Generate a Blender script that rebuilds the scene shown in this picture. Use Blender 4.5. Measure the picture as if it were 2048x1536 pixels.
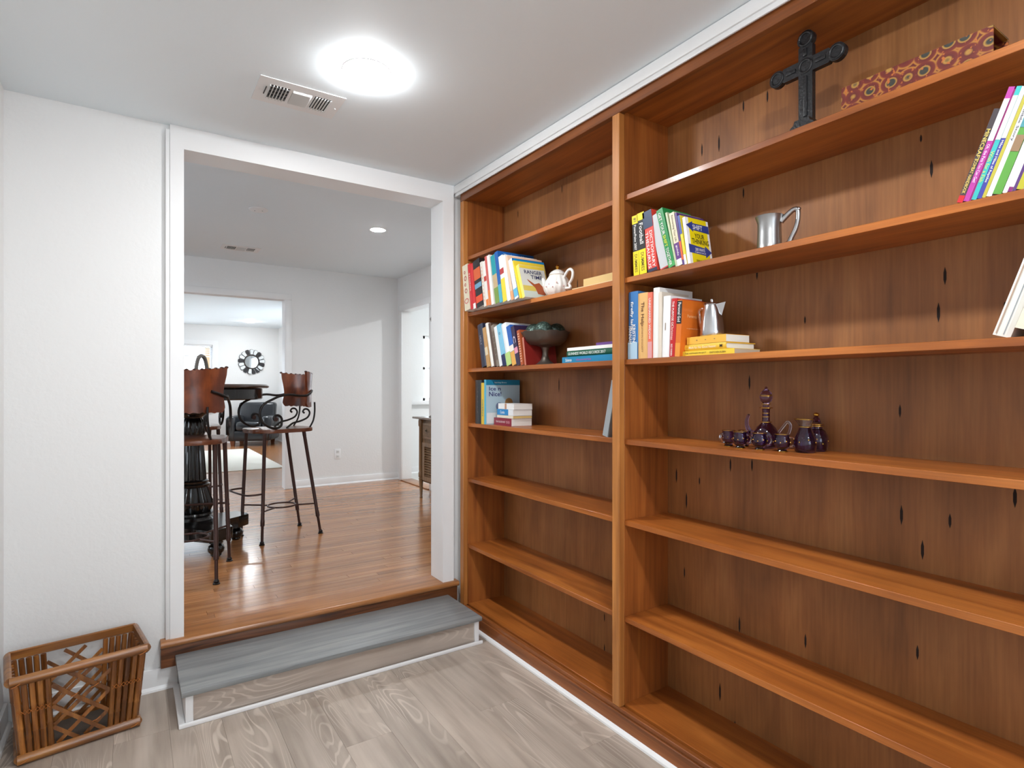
import bpy, bmesh, math, random
from mathutils import Vector, Matrix, Euler
random.seed(7)
PI = math.pi
scene = bpy.context.scene
for o in list(bpy.data.objects): bpy.data.objects.remove(o, do_unlink=True)
C = scene.collection

# ------------------------------------------------------------------ camera
cam_d = bpy.data.cameras.new('camera'); cam = bpy.data.objects.new('camera', cam_d); C.objects.link(cam)
cam_d.sensor_fit = 'HORIZONTAL'; cam_d.sensor_width = 36.0
cam_d.lens = 36.0 * 1147 / 2048
cam_d.shift_y = 8.0 / 2048
cam_d.clip_start = 0.02; cam_d.clip_end = 200
cam.location = (0, 0, 1.35)
cam.rotation_euler = (PI / 2, 0, -math.radians(33.5))
scene.camera = cam

# ------------------------------------------------------------------ world and exposure
w = bpy.data.worlds.new('World'); scene.world = w; w.use_nodes = True
bgn = w.node_tree.nodes['Background']
bgn.inputs['Color'].default_value = (0.80, 0.90, 1.0, 1)
bgn.inputs['Strength'].default_value = 6.0
scene.view_settings.view_transform = 'Standard'
scene.view_settings.look = 'None'
scene.view_settings.gamma = 1.0
scene.view_settings.use_curve_mapping = False
scene.view_settings.exposure = 0.0
LAMP_STUDY, LAMP_MID, LAMP_LIVING, LAMP_KITCHEN = 345.0, 460.0, 230.0, 720.0

# ------------------------------------------------------------------ material helpers
def lin(c):
    r = []
    for v in c:
        v = v / 255.0
        r.append(v / 12.92 if v <= 0.04045 else ((v + 0.055) / 1.055) ** 2.4)
    return (r[0], r[1], r[2], 1)
MATS = {}
def new_mat(name):
    m = bpy.data.materials.new(name); m.use_nodes = True
    nt = m.node_tree; b = nt.nodes['Principled BSDF']
    return m, nt, b
def paint(rgb, rough=0.5, metal=0.0, coat=0.0, name=None):
    k = ('p', tuple(rgb), rough, metal, coat)
    if k in MATS: return MATS[k]
    m, nt, b = new_mat(name or 'paint_%d_%d_%d' % tuple(rgb))
    b.inputs['Base Color'].default_value = lin(rgb)
    b.inputs['Roughness'].default_value = rough
    b.inputs['Metallic'].default_value = metal
    b.inputs['Coat Weight'].default_value = coat
    MATS[k] = m; return m
def N(nt, t, **kw):
    n = nt.nodes.new(t)
    for k, v in kw.items(): setattr(n, k, v)
    return n
def L(nt, a, ai, b, bi): nt.links.new(a.outputs[ai], b.inputs[bi])
def ramp(nt, stops):
    n = N(nt, 'ShaderNodeValToRGB'); cr = n.color_ramp
    while len(cr.elements) < len(stops): cr.elements.new(0.5)
    for e, (p, c) in zip(cr.elements, stops): e.position = p; e.color = c if len(c) == 4 else lin(c)
    return n
def coords(nt, kind, scale, randoff=False):
    if kind == 'pos':
        g = N(nt, 'ShaderNodeNewGeometry'); src = (g, 'Position')
    else:
        g = N(nt, 'ShaderNodeTexCoord'); src = (g, 'Object')
    mp = N(nt, 'ShaderNodeMapping'); mp.inputs['Scale'].default_value = scale
    if randoff:
        oi = N(nt, 'ShaderNodeObjectInfo'); mm = N(nt, 'ShaderNodeVectorMath', operation='SCALE')
        cx = N(nt, 'ShaderNodeCombineXYZ'); L(nt, oi, 'Random', cx, 0); L(nt, oi, 'Random', cx, 1); L(nt, oi, 'Random', cx, 2)
        L(nt, cx, 0, mm, 0); mm.inputs['Scale'].default_value = 37.0
        ad = N(nt, 'ShaderNodeVectorMath', operation='ADD'); L(nt, src[0], src[1], ad, 0); L(nt, mm, 0, ad, 1)
        L(nt, ad, 0, mp, 'Vector')
    else:
        L(nt, src[0], src[1], mp, 'Vector')
    return mp
def wood(name, stops, along, across=14.0, low=1.3, rough=0.4, coat=0.0, kind='pos', randoff=False, fibre=0.14, blotch=0.25, bump=0.08, tint=0.0, spec=0.5):
    """grain runs along axis index `along`"""
    m, nt, b = new_mat(name)
    s1 = [across] * 3; s1[along] = low
    s2 = [across * 16] * 3; s2[along] = 5.0
    mp1 = coords(nt, kind, s1, randoff); mp2 = coords(nt, kind, s2, randoff)
    n1 = N(nt, 'ShaderNodeTexNoise'); n1.inputs['Scale'].default_value = 1.0; n1.inputs['Detail'].default_value = 6; n1.inputs['Distortion'].default_value = 0.8
    L(nt, mp1, 0, n1, 'Vector')
    r1 = ramp(nt, stops); L(nt, n1, 'Fac', r1, 0)
    n2 = N(nt, 'ShaderNodeTexNoise'); n2.inputs['Scale'].default_value = 1.0; n2.inputs['Detail'].default_value = 3
    L(nt, mp2, 0, n2, 'Vector')
    mr = N(nt, 'ShaderNodeMapRange'); mr.inputs['From Min'].default_value = 0.3; mr.inputs['From Max'].default_value = 0.7
    mr.inputs['To Min'].default_value = 1 - fibre; mr.inputs['To Max'].default_value = 1 + fibre
    L(nt, n2, 'Fac', mr, 'Value')
    mp3 = coords(nt, kind, (2.2, 2.2, 2.2), randoff)
    n3 = N(nt, 'ShaderNodeTexNoise'); n3.inputs['Scale'].default_value = 1.0; n3.inputs['Detail'].default_value = 4
    L(nt, mp3, 0, n3, 'Vector')
    mr3 = N(nt, 'ShaderNodeMapRange'); mr3.inputs['From Min'].default_value = 0.3; mr3.inputs['From Max'].default_value = 0.7
    mr3.inputs['To Min'].default_value = 1 - blotch; mr3.inputs['To Max'].default_value = 1 + blotch * 0.6
    L(nt, n3, 'Fac', mr3, 'Value')
    mu = N(nt, 'ShaderNodeMath', operation='MULTIPLY'); L(nt, mr, 0, mu, 0); L(nt, mr3, 0, mu, 1)
    last = mu
    if tint:
        oi = N(nt, 'ShaderNodeObjectInfo'); mrt = N(nt, 'ShaderNodeMapRange')
        mrt.inputs['To Min'].default_value = 1 - tint; mrt.inputs['To Max'].default_value = 1 + tint
        L(nt, oi, 'Random', mrt, 'Value')
        mu2 = N(nt, 'ShaderNodeMath', operation='MULTIPLY'); L(nt, mu, 0, mu2, 0); L(nt, mrt, 0, mu2, 1); last = mu2
    vm = N(nt, 'ShaderNodeVectorMath', operation='SCALE'); L(nt, r1, 0, vm, 0); L(nt, last, 0, vm, 'Scale')
    L(nt, vm, 0, b, 'Base Color')
    b.inputs['Roughness'].default_value = rough; b.inputs['Coat Weight'].default_value = coat
    b.inputs['Coat Roughness'].default_value = 0.15; b.inputs['Specular IOR Level'].default_value = spec
    if bump:
        bp = N(nt, 'ShaderNodeBump'); bp.inputs['Strength'].default_value = bump; bp.inputs['Distance'].default_value = 0.002
        L(nt, n2, 'Fac', bp, 'Height'); L(nt, bp, 0, b, 'Normal')
    return m
def rough_paint(name, rgb, scale=60, strength=0.15, dist=0.004, rough=0.6, blot=0.0):
    m, nt, b = new_mat(name)
    b.inputs['Base Color'].default_value = lin(rgb); b.inputs['Roughness'].default_value = rough
    mp = coords(nt, 'pos', (scale,) * 3)
    n = N(nt, 'ShaderNodeTexNoise'); n.inputs['Scale'].default_value = 1; n.inputs['Detail'].default_value = 4; L(nt, mp, 0, n, 'Vector')
    bp = N(nt, 'ShaderNodeBump'); bp.inputs['Strength'].default_value = strength; bp.inputs['Distance'].default_value = dist
    L(nt, n, 'Fac', bp, 'Height'); L(nt, bp, 0, b, 'Normal')
    return m
def vinyl(name, cols, along=1):
    """grey-brown embossed plank with pale cathedral grain lines"""
    m, nt, b = new_mat(name)
    sc = [7.5] * 3; sc[along] = 0.9
    mp = coords(nt, 'pos', sc, True)
    n1 = N(nt, 'ShaderNodeTexNoise'); n1.inputs['Scale'].default_value = 1; n1.inputs['Detail'].default_value = 2.0; n1.inputs['Roughness'].default_value = 0.35; n1.inputs['Distortion'].default_value = 0.5
    L(nt, mp, 0, n1, 'Vector')
    m1 = N(nt, 'ShaderNodeMath', operation='MULTIPLY'); L(nt, n1, 'Fac', m1, 0); m1.inputs[1].default_value = 150.0
    sn = N(nt, 'ShaderNodeMath', operation='SINE'); L(nt, m1, 0, sn, 0)
    r1 = ramp(nt, [(0.0, (0, 0, 0, 1)), (0.74, (0, 0, 0, 1)), (0.97, (1, 1, 1, 1))]); mr = N(nt, 'ShaderNodeMapRange')
    mr.inputs['From Min'].default_value = -1; L(nt, sn, 0, mr, 'Value'); L(nt, mr, 0, r1, 0)
    # where the cathedral lines show
    sc2 = [3.2] * 3; sc2[along] = 1.1
    mpm = coords(nt, 'pos', sc2, True); nm = N(nt, 'ShaderNodeTexNoise'); nm.inputs['Scale'].default_value = 1; nm.inputs['Detail'].default_value = 2
    L(nt, mpm, 0, nm, 'Vector'); rm = ramp(nt, [(0.48, (0, 0, 0, 1)), (0.62, (1, 1, 1, 1))]); L(nt, nm, 'Fac', rm, 0)
    mk = N(nt, 'ShaderNodeMath', operation='MULTIPLY'); L(nt, r1, 0, mk, 0); L(nt, rm, 0, mk, 1)
    mk2 = N(nt, 'ShaderNodeMath', operation='MULTIPLY'); L(nt, mk, 0, mk2, 0); mk2.inputs[1].default_value = 0.55
    # streaky base
    sc3 = [22.0] * 3; sc3[along] = 1.6
    mp3 = coords(nt, 'pos', sc3, True); n3 = N(nt, 'ShaderNodeTexNoise'); n3.inputs['Scale'].default_value = 1; n3.inputs['Detail'].default_value = 6
    L(nt, mp3, 0, n3, 'Vector'); rb = ramp(nt, [(0.25, cols[0]), (0.5, cols[1]), (0.75, cols[2])]); L(nt, n3, 'Fac', rb, 0)
    sc5 = [4.0] * 3; sc5[along] = 1.8
    mp5 = coords(nt, 'pos', sc5, True); n5 = N(nt, 'ShaderNodeTexNoise'); n5.inputs['Scale'].default_value = 1; n5.inputs['Detail'].default_value = 3
    L(nt, mp5, 0, n5, 'Vector'); mr5 = N(nt, 'ShaderNodeMapRange'); mr5.inputs['From Min'].default_value = 0.3; mr5.inputs['From Max'].default_value = 0.7
    mr5.inputs['To Min'].default_value = 0.80; mr5.inputs['To Max'].default_value = 1.10; L(nt, n5, 'Fac', mr5, 'Value')
    oi = N(nt, 'ShaderNodeObjectInfo'); mrt = N(nt, 'ShaderNodeMapRange'); mrt.inputs['To Min'].default_value = 0.90; mrt.inputs['To Max'].default_value = 1.08; L(nt, oi, 'Random', mrt, 'Value')
    mm = N(nt, 'ShaderNodeMath', operation='MULTIPLY'); L(nt, mrt, 0, mm, 0); L(nt, mr5, 0, mm, 1)
    vs = N(nt, 'ShaderNodeVectorMath', operation='SCALE'); L(nt, rb, 0, vs, 0); L(nt, mm, 0, vs, 'Scale')
    mx = N(nt, 'ShaderNodeMix', data_type='RGBA'); L(nt, mk2, 0, mx, 0); L(nt, vs, 0, mx, 6); mx.inputs[7].default_value = lin(cols[3])
    L(nt, mx, 2, b, 'Base Color'); b.inputs['Roughness'].default_value = 0.42
    sc4 = [160.0] * 3; sc4[along] = 9
    mp4 = coords(nt, 'pos', sc4, True); n4 = N(nt, 'ShaderNodeTexNoise'); n4.inputs['Scale'].default_value = 1; L(nt, mp4, 0, n4, 'Vector')
    bp = N(nt, 'ShaderNodeBump'); bp.inputs['Strength'].default_value = 0.12; bp.inputs['Distance'].default_value = 0.002
    L(nt, n4, 'Fac', bp, 'Height'); L(nt, bp, 0, b, 'Normal')
    return m
def emit(name, col, strength):
    m, nt, b = new_mat(name)
    b.inputs['Base Color'].default_value = (0.9, 0.9, 0.9, 1)
    b.inputs['Emission Color'].default_value = col; b.inputs['Emission Strength'].default_value = strength
    return m
def glass(name, rgb=(255, 255, 255), rough=0.0, ior=1.45):
    m, nt, b = new_mat(name)
    b.inputs['Base Color'].default_value = lin(rgb); b.inputs['Roughness'].default_value = rough
    b.inputs['Transmission Weight'].default_value = 1.0; b.inputs['IOR'].default_value = ior
    return m
def pane_mat(name, tint=(1, 1, 1, 1)):
    m, nt, b = new_mat(name); out = nt.nodes['Material Output']
    tr = N(nt, 'ShaderNodeBsdfTransparent'); tr.inputs[0].default_value = tint
    gl = N(nt, 'ShaderNodeBsdfGlossy'); gl.inputs['Roughness'].default_value = 0.02
    mx = N(nt, 'ShaderNodeMixShader'); mx.inputs[0].default_value = 0.06
    L(nt, tr, 0, mx, 1); L(nt, gl, 0, mx, 2); nt.links.new(mx.outputs[0], out.inputs['Surface'])
    return m

M = {}
M['wall'] = rough_paint('wall_paint_white', (235, 235, 234), 55, 0.26, 0.004, 0.55)
M['ceil'] = rough_paint('ceiling_paint_white', (238, 246, 250), 45, 0.10, 0.003, 0.7)
M['trim'] = paint((240, 240, 240), 0.32, name='trim_paint_white')
M['shelf'] = wood('bookcase_shelf_wood', [(0.25, (124, 64, 24)), (0.5, (164, 92, 36)), (0.75, (192, 116, 50))], 1, 16, 1.2, 0.40, 0.15, fibre=0.10)
M['stile'] = wood('bookcase_stile_wood', [(0.25, (152, 92, 42)), (0.5, (184, 118, 58)), (0.75, (208, 140, 74))], 2, 22, 1.2, 0.36, 0.2, fibre=0.12, blotch=0.15)
M['railw'] = wood('bookcase_rail_wood', [(0.25, (104, 56, 24)), (0.5, (138, 78, 36)), (0.75, (160, 94, 48))], 1, 22, 1.2, 0.36, 0.2, fibre=0.12, blotch=0.15)
M['upright'] = wood('bookcase_upright_wood', [(0.25, (112, 58, 22)), (0.5, (152, 84, 34)), (0.75, (180, 108, 48))], 2, 18, 1.0, 0.42, 0.1, fibre=0.12)
M['back'] = wood('bookcase_back_plywood', [(0.2, (122, 76, 40)), (0.5, (152, 98, 53)), (0.8, (170, 116, 66))], 2, 7, 1.6, 0.5, 0.0, fibre=0.13, blotch=0.22)
M['slit'] = paint((30, 18, 14), 0.8, name='dark_mineral_streak')
M['lvp'] = vinyl('vinyl_plank', [(152, 137, 124), (180, 165, 151), (197, 182, 168), (222, 208, 194)], 1)
M['lvp_x'] = vinyl('vinyl_riser', [(160, 145, 132), (184, 169, 156), (200, 186, 173), (222, 209, 196)], 0)
M['oak'] = wood('oak_strip_floor', [(0.2, (138, 88, 52)), (0.5, (172, 116, 72)), (0.8, (196, 142, 94))], 0, 30, 1.3, 0.24, 0.25, randoff=True, fibre=0.15, blotch=0.14, tint=0.17, bump=0)
M['oak_far'] = wood('oak_floor_far', [(0.2, (138, 88, 52)), (0.5, (172, 116, 72)), (0.8, (196, 142, 94))], 0, 30, 1.3, 0.24, 0.25, fibre=0.12, blotch=0.14, bump=0)
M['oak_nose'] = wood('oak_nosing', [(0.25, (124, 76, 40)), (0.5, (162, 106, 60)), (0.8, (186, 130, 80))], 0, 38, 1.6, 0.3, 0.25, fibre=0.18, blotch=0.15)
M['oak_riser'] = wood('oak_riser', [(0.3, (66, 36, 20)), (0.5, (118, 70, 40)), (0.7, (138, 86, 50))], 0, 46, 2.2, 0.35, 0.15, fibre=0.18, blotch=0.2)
M['tread'] = wood('grey_painted_tread', [(0.25, (116, 119, 120)), (0.5, (138, 140, 140)), (0.8, (158, 158, 155))], 0, 26, 1.8, 0.42, 0.0, fibre=0.08, blotch=0.12)
M['black'] = paint((14, 12, 12), 0.22, coat=0.4, name='black_lacquer')
M['iron'] = paint((64, 40, 34), 0.42, 0.4, name='bronze_iron')
M['ironblk'] = paint((30, 24, 22), 0.45, 0.5, name='dark_iron')
M['leather'] = wood('brown_leather', [(0.3, (70, 30, 14)), (0.5, (112, 52, 24)), (0.75, (150, 78, 36))], 2, 12, 5, 0.34, 0.15, kind='obj', fibre=0.1, blotch=0.3)
M['seatw'] = wood('stool_seat_leather', [(0.3, (72, 34, 18)), (0.5, (104, 54, 28)), (0.75, (132, 76, 42))], 0, 14, 4, 0.30, 0.2, kind='obj')
M['blkleather'] = paint((30, 34, 40), 0.30, coat=0.35, name='black_leather')
M['footwood'] = paint((120, 70, 42), 0.45)
M['pewter'] = paint((168, 168, 168), 0.34, 1.0, name='pewter')
M['steel'] = paint((196, 196, 198), 0.20, 1.0, name='polished_steel')
M['gold'] = paint((205, 160, 70), 0.25, 1.0, name='gilt')
M['porcelain'] = paint((238, 236, 230), 0.14, coat=0.5, name='porcelain')
M['bronze'] = rough_paint('aged_bronze', (108, 100, 92), 40, 0.3, 0.004, 0.42); M['bronze'].node_tree.nodes['Principled BSDF'].inputs['Metallic'].default_value = 0.75
M['castiron'] = rough_paint('cast_iron_black', (24, 25, 28), 120, 0.5, 0.004, 0.42)
M['purpleglass'] = glass('purple_glass', (178, 150, 200), 0.02)
M['clearglass'] = glass('clear_glass', (238, 238, 242), 0.0)
M['pages'] = paint((222, 214, 198), 0.8)
M['pages_w'] = paint((232, 230, 224), 0.8)
M['mirror'] = paint((225, 232, 236), 0.03, 1.0, name='mirror_silver')
M['pane'] = pane_mat('window_pane')

# ------------------------------------------------------------------ mesh helpers
def link(o): C.objects.link(o); return o
def finish(name, bm, mat, parent=None, loc=(0, 0, 0), rot=(0, 0, 0), smooth=False, angle=40):
    bmesh.ops.recalc_face_normals(bm, faces=bm.faces[:])
    if smooth:
        lim = math.radians(angle)
        for f in bm.faces: f.smooth = True
        for e in bm.edges:
            if len(e.link_faces) == 2 and e.calc_face_angle(0) > lim: e.smooth = False
    me = bpy.data.meshes.new(name); bm.to_mesh(me); bm.free()
    me.materials.append(M[mat] if isinstance(mat, str) else mat)
    o = link(bpy.data.objects.new(name, me))
    o.location = loc; o.rotation_euler = rot
    if parent: o.parent = parent
    return o
def inst(src, parent=None, loc=None, rot=None, scale=None):
    o = bpy.data.objects.new(src.name.split('.')[0], src.data); link(o)
    o.location = src.location if loc is None else loc
    o.rotation_euler = src.rotation_euler if rot is None else rot
    o.scale = src.scale if scale is None else scale
    if parent: o.parent = parent
    return o
def tag(o, label, cat, group=None):
    o['label'] = label; o['category'] = cat
    if group: o['group'] = group
    return o
def thing(name, label, cat, loc=(0, 0, 0), rz=0.0, group=None, rot=None):
    o = link(bpy.data.objects.new(name, None)); o.empty_display_size = 0.1
    o.location = loc; o.rotation_euler = rot if rot else (0, 0, rz)
    return tag(o, label, cat, group)
def struct(o): o['kind'] = 'structure'; return o
def sroot(name):
    o = link(bpy.data.objects.new(name, None)); o.empty_display_size = 0.1
    return struct(o)
def B(): return bmesh.new()
def box(bm, x0, x1, y0, y1, z0, z1):
    v = [bm.verts.new(p) for p in [(x0, y0, z0), (x1, y0, z0), (x1, y1, z0), (x0, y1, z0), (x0, y0, z1), (x1, y0, z1), (x1, y1, z1), (x0, y1, z1)]]
    for f in [(0, 3, 2, 1), (4, 5, 6, 7), (0, 1, 5, 4), (1, 2, 6, 5), (2, 3, 7, 6), (3, 0, 4, 7)]: bm.faces.new([v[i] for i in f])
    return v
def bevel(bm, off, seg=2):
    bmesh.ops.bevel(bm, geom=bm.edges[:], offset=off, segments=seg, affect='EDGES', profile=0.5)
def boxo(name, mat, x0, x1, y0, y1, z0, z1, parent=None, bev=0, seg=2, **kw):
    bm = B(); box(bm, x0, x1, y0, y1, z0, z1)
    if bev: bevel(bm, bev, seg)
    return finish(name, bm, mat, parent, smooth=bool(bev), **kw)
def catmull(pts, n=6):
    P = [Vector(p) for p in pts]; out = []
    for i in range(len(P) - 1):
        p0 = P[max(i - 1, 0)]; p1 = P[i]; p2 = P[i + 1]; p3 = P[min(i + 2, len(P) - 1)]
        for k in range(n):
            t = k / n
            out.append(0.5 * ((2 * p1) + (-p0 + p2) * t + (2 * p0 - 5 * p1 + 4 * p2 - p3) * t * t + (-p0 + 3 * p1 - 3 * p2 + p3) * t ** 3))
    out.append(P[-1]); return out
def tube(bm, pts, r, n=8, closed=False, caps=True, flat=1.0):
    P = [Vector(p) for p in pts]; m = len(P)
    rs = r if isinstance(r, (list, tuple)) else [r] * m
    rings = []; up = None
    for i in range(m):
        if closed: t = (P[(i + 1) % m] - P[i - 1]).normalized()
        elif i == 0: t = (P[1] - P[0]).normalized()
        elif i == m - 1: t = (P[-1] - P[-2]).normalized()
        else: t = (P[i + 1] - P[i - 1]).normalized()
        if up is None:
            up = Vector((0, 0, 1)) if abs(t.z) < 0.9 else Vector((1, 0, 0))
        a = (up - t * up.dot(t))
        if a.length < 1e-6: a = t.orthogonal()
        a.normalize(); bb = t.cross(a); up = a
        rings.append([bm.verts.new(P[i] + (a * math.cos(2 * PI * k / n) * flat + bb * math.sin(2 * PI * k / n)) * rs[i]) for k in range(n)])
    rng = range(m) if closed else range(m - 1)
    for i in rng:
        A, Bq = rings[i], rings[(i + 1) % m]
        for k in range(n): bm.faces.new((A[k], A[(k + 1) % n], Bq[(k + 1) % n], Bq[k]))
    if caps and not closed:
        bm.faces.new(rings[0][::-1]); bm.faces.new(rings[-1])
def lathe(bm, prof, n=32, c=(0, 0, 0), flute=0, amp=0.0, fz=None):
    rings = []
    for (r, z) in prof:
        if r < 1e-5: rings.append([bm.verts.new((c[0], c[1], c[2] + z))]); continue
        ring = []
        for k in range(n):
            th = 2 * PI * k / n; rr = r
            if flute and (fz is None or fz[0] <= z <= fz[1]): rr = r * (1 - amp * (0.5 + 0.5 * math.cos(flute * th)))
            ring.append(bm.verts.new((c[0] + rr * math.cos(th), c[1] + rr * math.sin(th), c[2] + z)))
        rings.append(ring)
    for A, Bq in zip(rings, rings[1:]):
        if len(A) == 1 and len(Bq) == 1: continue
        for k in range(n):
            k2 = (k + 1) % n
            if len(A) == 1: bm.faces.new((A[0], Bq[k2], Bq[k]))
            elif len(Bq) == 1: bm.faces.new((A[k], A[k2], Bq[0]))
            else: bm.faces.new((A[k], A[k2], Bq[k2], Bq[k]))
    for R in (rings[0], rings[-1]):
        if len(R) > 2:
            try: bm.faces.new(R)
            except ValueError: pass
def prism(bm, outline, d0, d1, plane='xz'):
    """outline in a plane, extruded along the third axis from d0 to d1"""
    def P(a, b, d): return {'xz': (a, d, b), 'xy': (a, b, d), 'yz': (d, a, b)}[plane]
    A = [bm.verts.new(P(a, b, d0)) for a, b in outline]; Bq = [bm.verts.new(P(a, b, d1)) for a, b in outline]
    bm.faces.new(A); bm.faces.new(Bq[::-1]); n = len(A)
    for i in range(n): bm.faces.new((A[i], A[(i + 1) % n], Bq[(i + 1) % n], Bq[i]))
def ellipsoid(bm, c, r, n=16, m=10):
    prof = [(math.sin(PI * i / m), -math.cos(PI * i / m)) for i in range(m + 1)]
    rings = []
    for (q, z) in prof:
        if q < 1e-5: rings.append([bm.verts.new((c[0], c[1], c[2] + r[2] * z))])
        else: rings.append([bm.verts.new((c[0] + r[0] * q * math.cos(2 * PI * k / n), c[1] + r[1] * q * math.sin(2 * PI * k / n), c[2] + r[2] * z)) for k in range(n)])
    for A, Bq in zip(rings, rings[1:]):
        for k in range(n):
            k2 = (k + 1) % n
            if len(A) == 1: bm.faces.new((A[0], Bq[k2], Bq[k]))
            elif len(Bq) == 1: bm.faces.new((A[k], A[k2], Bq[0]))
            else: bm.faces.new((A[k], A[k2], Bq[k2], Bq[k]))

# lettering: real text turned into thin meshes
AX = {'spine': Matrix(((0, 0, -1), (0, -1, 0), (-1, 0, 0))), 'cover': Matrix(((1, 0, 0), (0, 0, -1), (0, 1, 0)))}
_txt = {}
def text_mesh(body, bold):
    k = (body, bold)
    if k in _txt: return _txt[k]
    cu = bpy.data.curves.new('lettering', 'FONT'); cu.body = body; cu.size = 1.0; cu.resolution_u = 2; cu.offset = bold; cu.align_x = 'LEFT'
    o = link(bpy.data.objects.new('lettering', cu))
    dg = bpy.context.evaluated_depsgraph_get(); dg.update()
    me = bpy.data.meshes.new_from_object(o.evaluated_get(dg)); bpy.data.objects.remove(o, do_unlink=True)
    xs = [v.co.x for v in me.vertices]; ys = [v.co.y for v in me.vertices]
    _txt[k] = (me, min(xs), max(xs), min(ys), max(ys)); return _txt[k]
def lettering(parent, body, face, length, height, pos, rgb, bold=0.012, name='title', slant=0):
    """pos = centre of the lettering in the thing's own axes"""
    me, x0, x1, y0, y1 = text_mesh(body, bold)
    sx = length / (x1 - x0); sy = height / (y1 - y0)
    m2 = me.copy(); cx, cy = (x0 + x1) / 2, (y0 + y1) / 2
    A = AX[face]
    for v in m2.vertices:
        p = Vector(((v.co.x - cx) * sx, (v.co.y - cy) * sy, 0)); p.x += slant * p.y
        v.co = A @ p
    m2.materials.clear(); m2.materials.append(paint(rgb, 0.5))
    o = link(bpy.data.objects.new(name, m2)); o.location = pos; o.parent = parent
    return o

# ================================================================== STRUCTURE
ZU = 0.22                      # raised floor beyond the step
CS, CM, CL = 2.54, 2.71, 2.63  # ceilings: study, middle room, living room
XL, XR = -0.428, 1.905         # study side walls
YB = 3.025                     # study back wall (front face)
YF = -2.6                      # wall behind the camera
XMR, YMF = 2.76, 6.75          # middle room right wall / far wall
YLF, XLR = 13.1, 2.63          # living room far wall / right wall

# --- study floor: planks laid lengthwise on a slab
fl = struct(boxo('floor', paint((140, 128, 116), 0.8), XL - 0.1, XR + 0.1, YF - 0.1, YB + 0.05, -0.08, -0.006))
pw, pl = 0.182, 1.22
bm = B(); box(bm, 0, pw - 0.0005, 0, pl - 0.0005, -0.006, 0); bevel(bm, 0.0004, 1)
plank0 = finish('plank', bm, 'lvp', fl); first = True
col = 0; x = XL + 0.004
while x < XR - 0.02:
    off = (col * 0.43) % pl; y = YF - off
    while y < YB - 0.005:
        y0 = max(y, YF); y1 = min(y + pl, YB); x1 = min(x + pw, XR)
        if y1 - y0 > 0.02:
            if first: o = plank0; first = False
            else: o = inst(plank0, fl)
            o.location = (x, y0, 0); o.scale = ((x1 - x) / pw, (y1 - y0) / pl, 1)
        y += pl
    x += pw; col += 1

# --- study walls
OX0, OX1, OZ1 = 0.195, 1.505, 2.44       # opening towards the middle room
bm = B()
box(bm, -2.6, OX0 - 0.004, YB, 3.145, 0, 2.75); box(bm, OX1 + 0.004, 3.3, YB, 3.145, 0, 2.75)
box(bm, OX0 - 0.004, OX1 + 0.004, YB, 3.145, OZ1, 2.75); box(bm, OX0 - 0.004, OX1 + 0.004, YB, 3.145, 0, 0.19)
struct(finish('wall_back', bm, 'wall'))
struct(boxo('wall_left', 'wall', XL - 0.1, XL, YF - 0.1, YB, 0, 2.62))
struct(boxo('wall_right', 'wall', XR, XR + 0.1, YF - 0.1, YB, 0, 2.62))
# wall behind the camera with an unseen window added to raise the ambient light
bm = B()
WX0, WX1, WZ0, WZ1 = 0.0, 1.5, 0.75, 2.15
box(bm, XL, WX0, YF - 0.1, YF, 0, 2.62); box(bm, WX1, XR, YF - 0.1, YF, 0, 2.62)
box(bm, WX0, WX1, YF - 0.1, YF, 0, WZ0); box(bm, WX0, WX1, YF - 0.1, YF, WZ1, 2.62)
struct(finish('wall_front', bm, 'wall'))
wn = sroot('added_window_1')
bm = B()
for a in ((WX0, WX0 + 0.05), (0.725, 0.775), (WX1 - 0.05, WX1)): box(bm, a[0], a[1], YF - 0.08, YF - 0.02, WZ0, WZ1)
for a in ((WZ0, WZ0 + 0.05), (WZ1 - 0.05, WZ1)): box(bm, WX0, WX1, YF - 0.08, YF - 0.02, a[0], a[1])
finish('window_frame', bm, 'trim', wn)
boxo('pane', 'pane', WX0 + 0.05, 0.725, YF - 0.052, YF - 0.048, WZ0 + 0.05, WZ1 - 0.05, wn)
boxo('pane', 'pane', 0.775, WX1 - 0.05, YF - 0.052, YF - 0.048, WZ0 + 0.05, WZ1 - 0.05, wn)
struct(boxo('ceiling', 'ceil', XL - 0.1, XR + 0.1, YF - 0.1, YB, CS, CS + 0.08))

# --- opening trim: mitred casing and jamb lining
tr = sroot('trim_1')
yc0, yc1 = 2.998, YB
bm = B(); prism(bm, [(0.141, ZU), (OX0, ZU), (OX0, OZ1), (0.141, 2.503)], yc0, yc1); finish('casing_side', bm, 'trim', tr, smooth=True)
bm = B(); prism(bm, [(OX1, ZU), (1.574, ZU), (1.574, 2.503), (OX1, OZ1)], yc0, yc1); finish('casing_side', bm, 'trim', tr, smooth=True)
bm = B(); prism(bm, [(OX0, OZ1), (OX1, OZ1), (1.574, 2.503), (0.141, 2.503)], yc0, yc1); finish('casing_head', bm, 'trim', tr, smooth=True)
boxo('back_band', 'trim', 0.124, 0.141, 3.002, YB, ZU - 0.02, 2.515, tr, 0.002)
boxo('jamb', 'trim', OX1 - 0.0006, OX1 + 0.004, yc0 + 0.0004, 3.158, ZU, OZ1, tr)
boxo('jamb', 'trim', OX0 - 0.004, OX0 + 0.0006, yc0 + 0.0004, 3.158, ZU, OZ1, tr)
boxo('jamb_head', 'trim', OX0, OX1, yc0 + 0.0004, 3.158, OZ1 - 0.004, OZ1 + 0.0006, tr)

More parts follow.
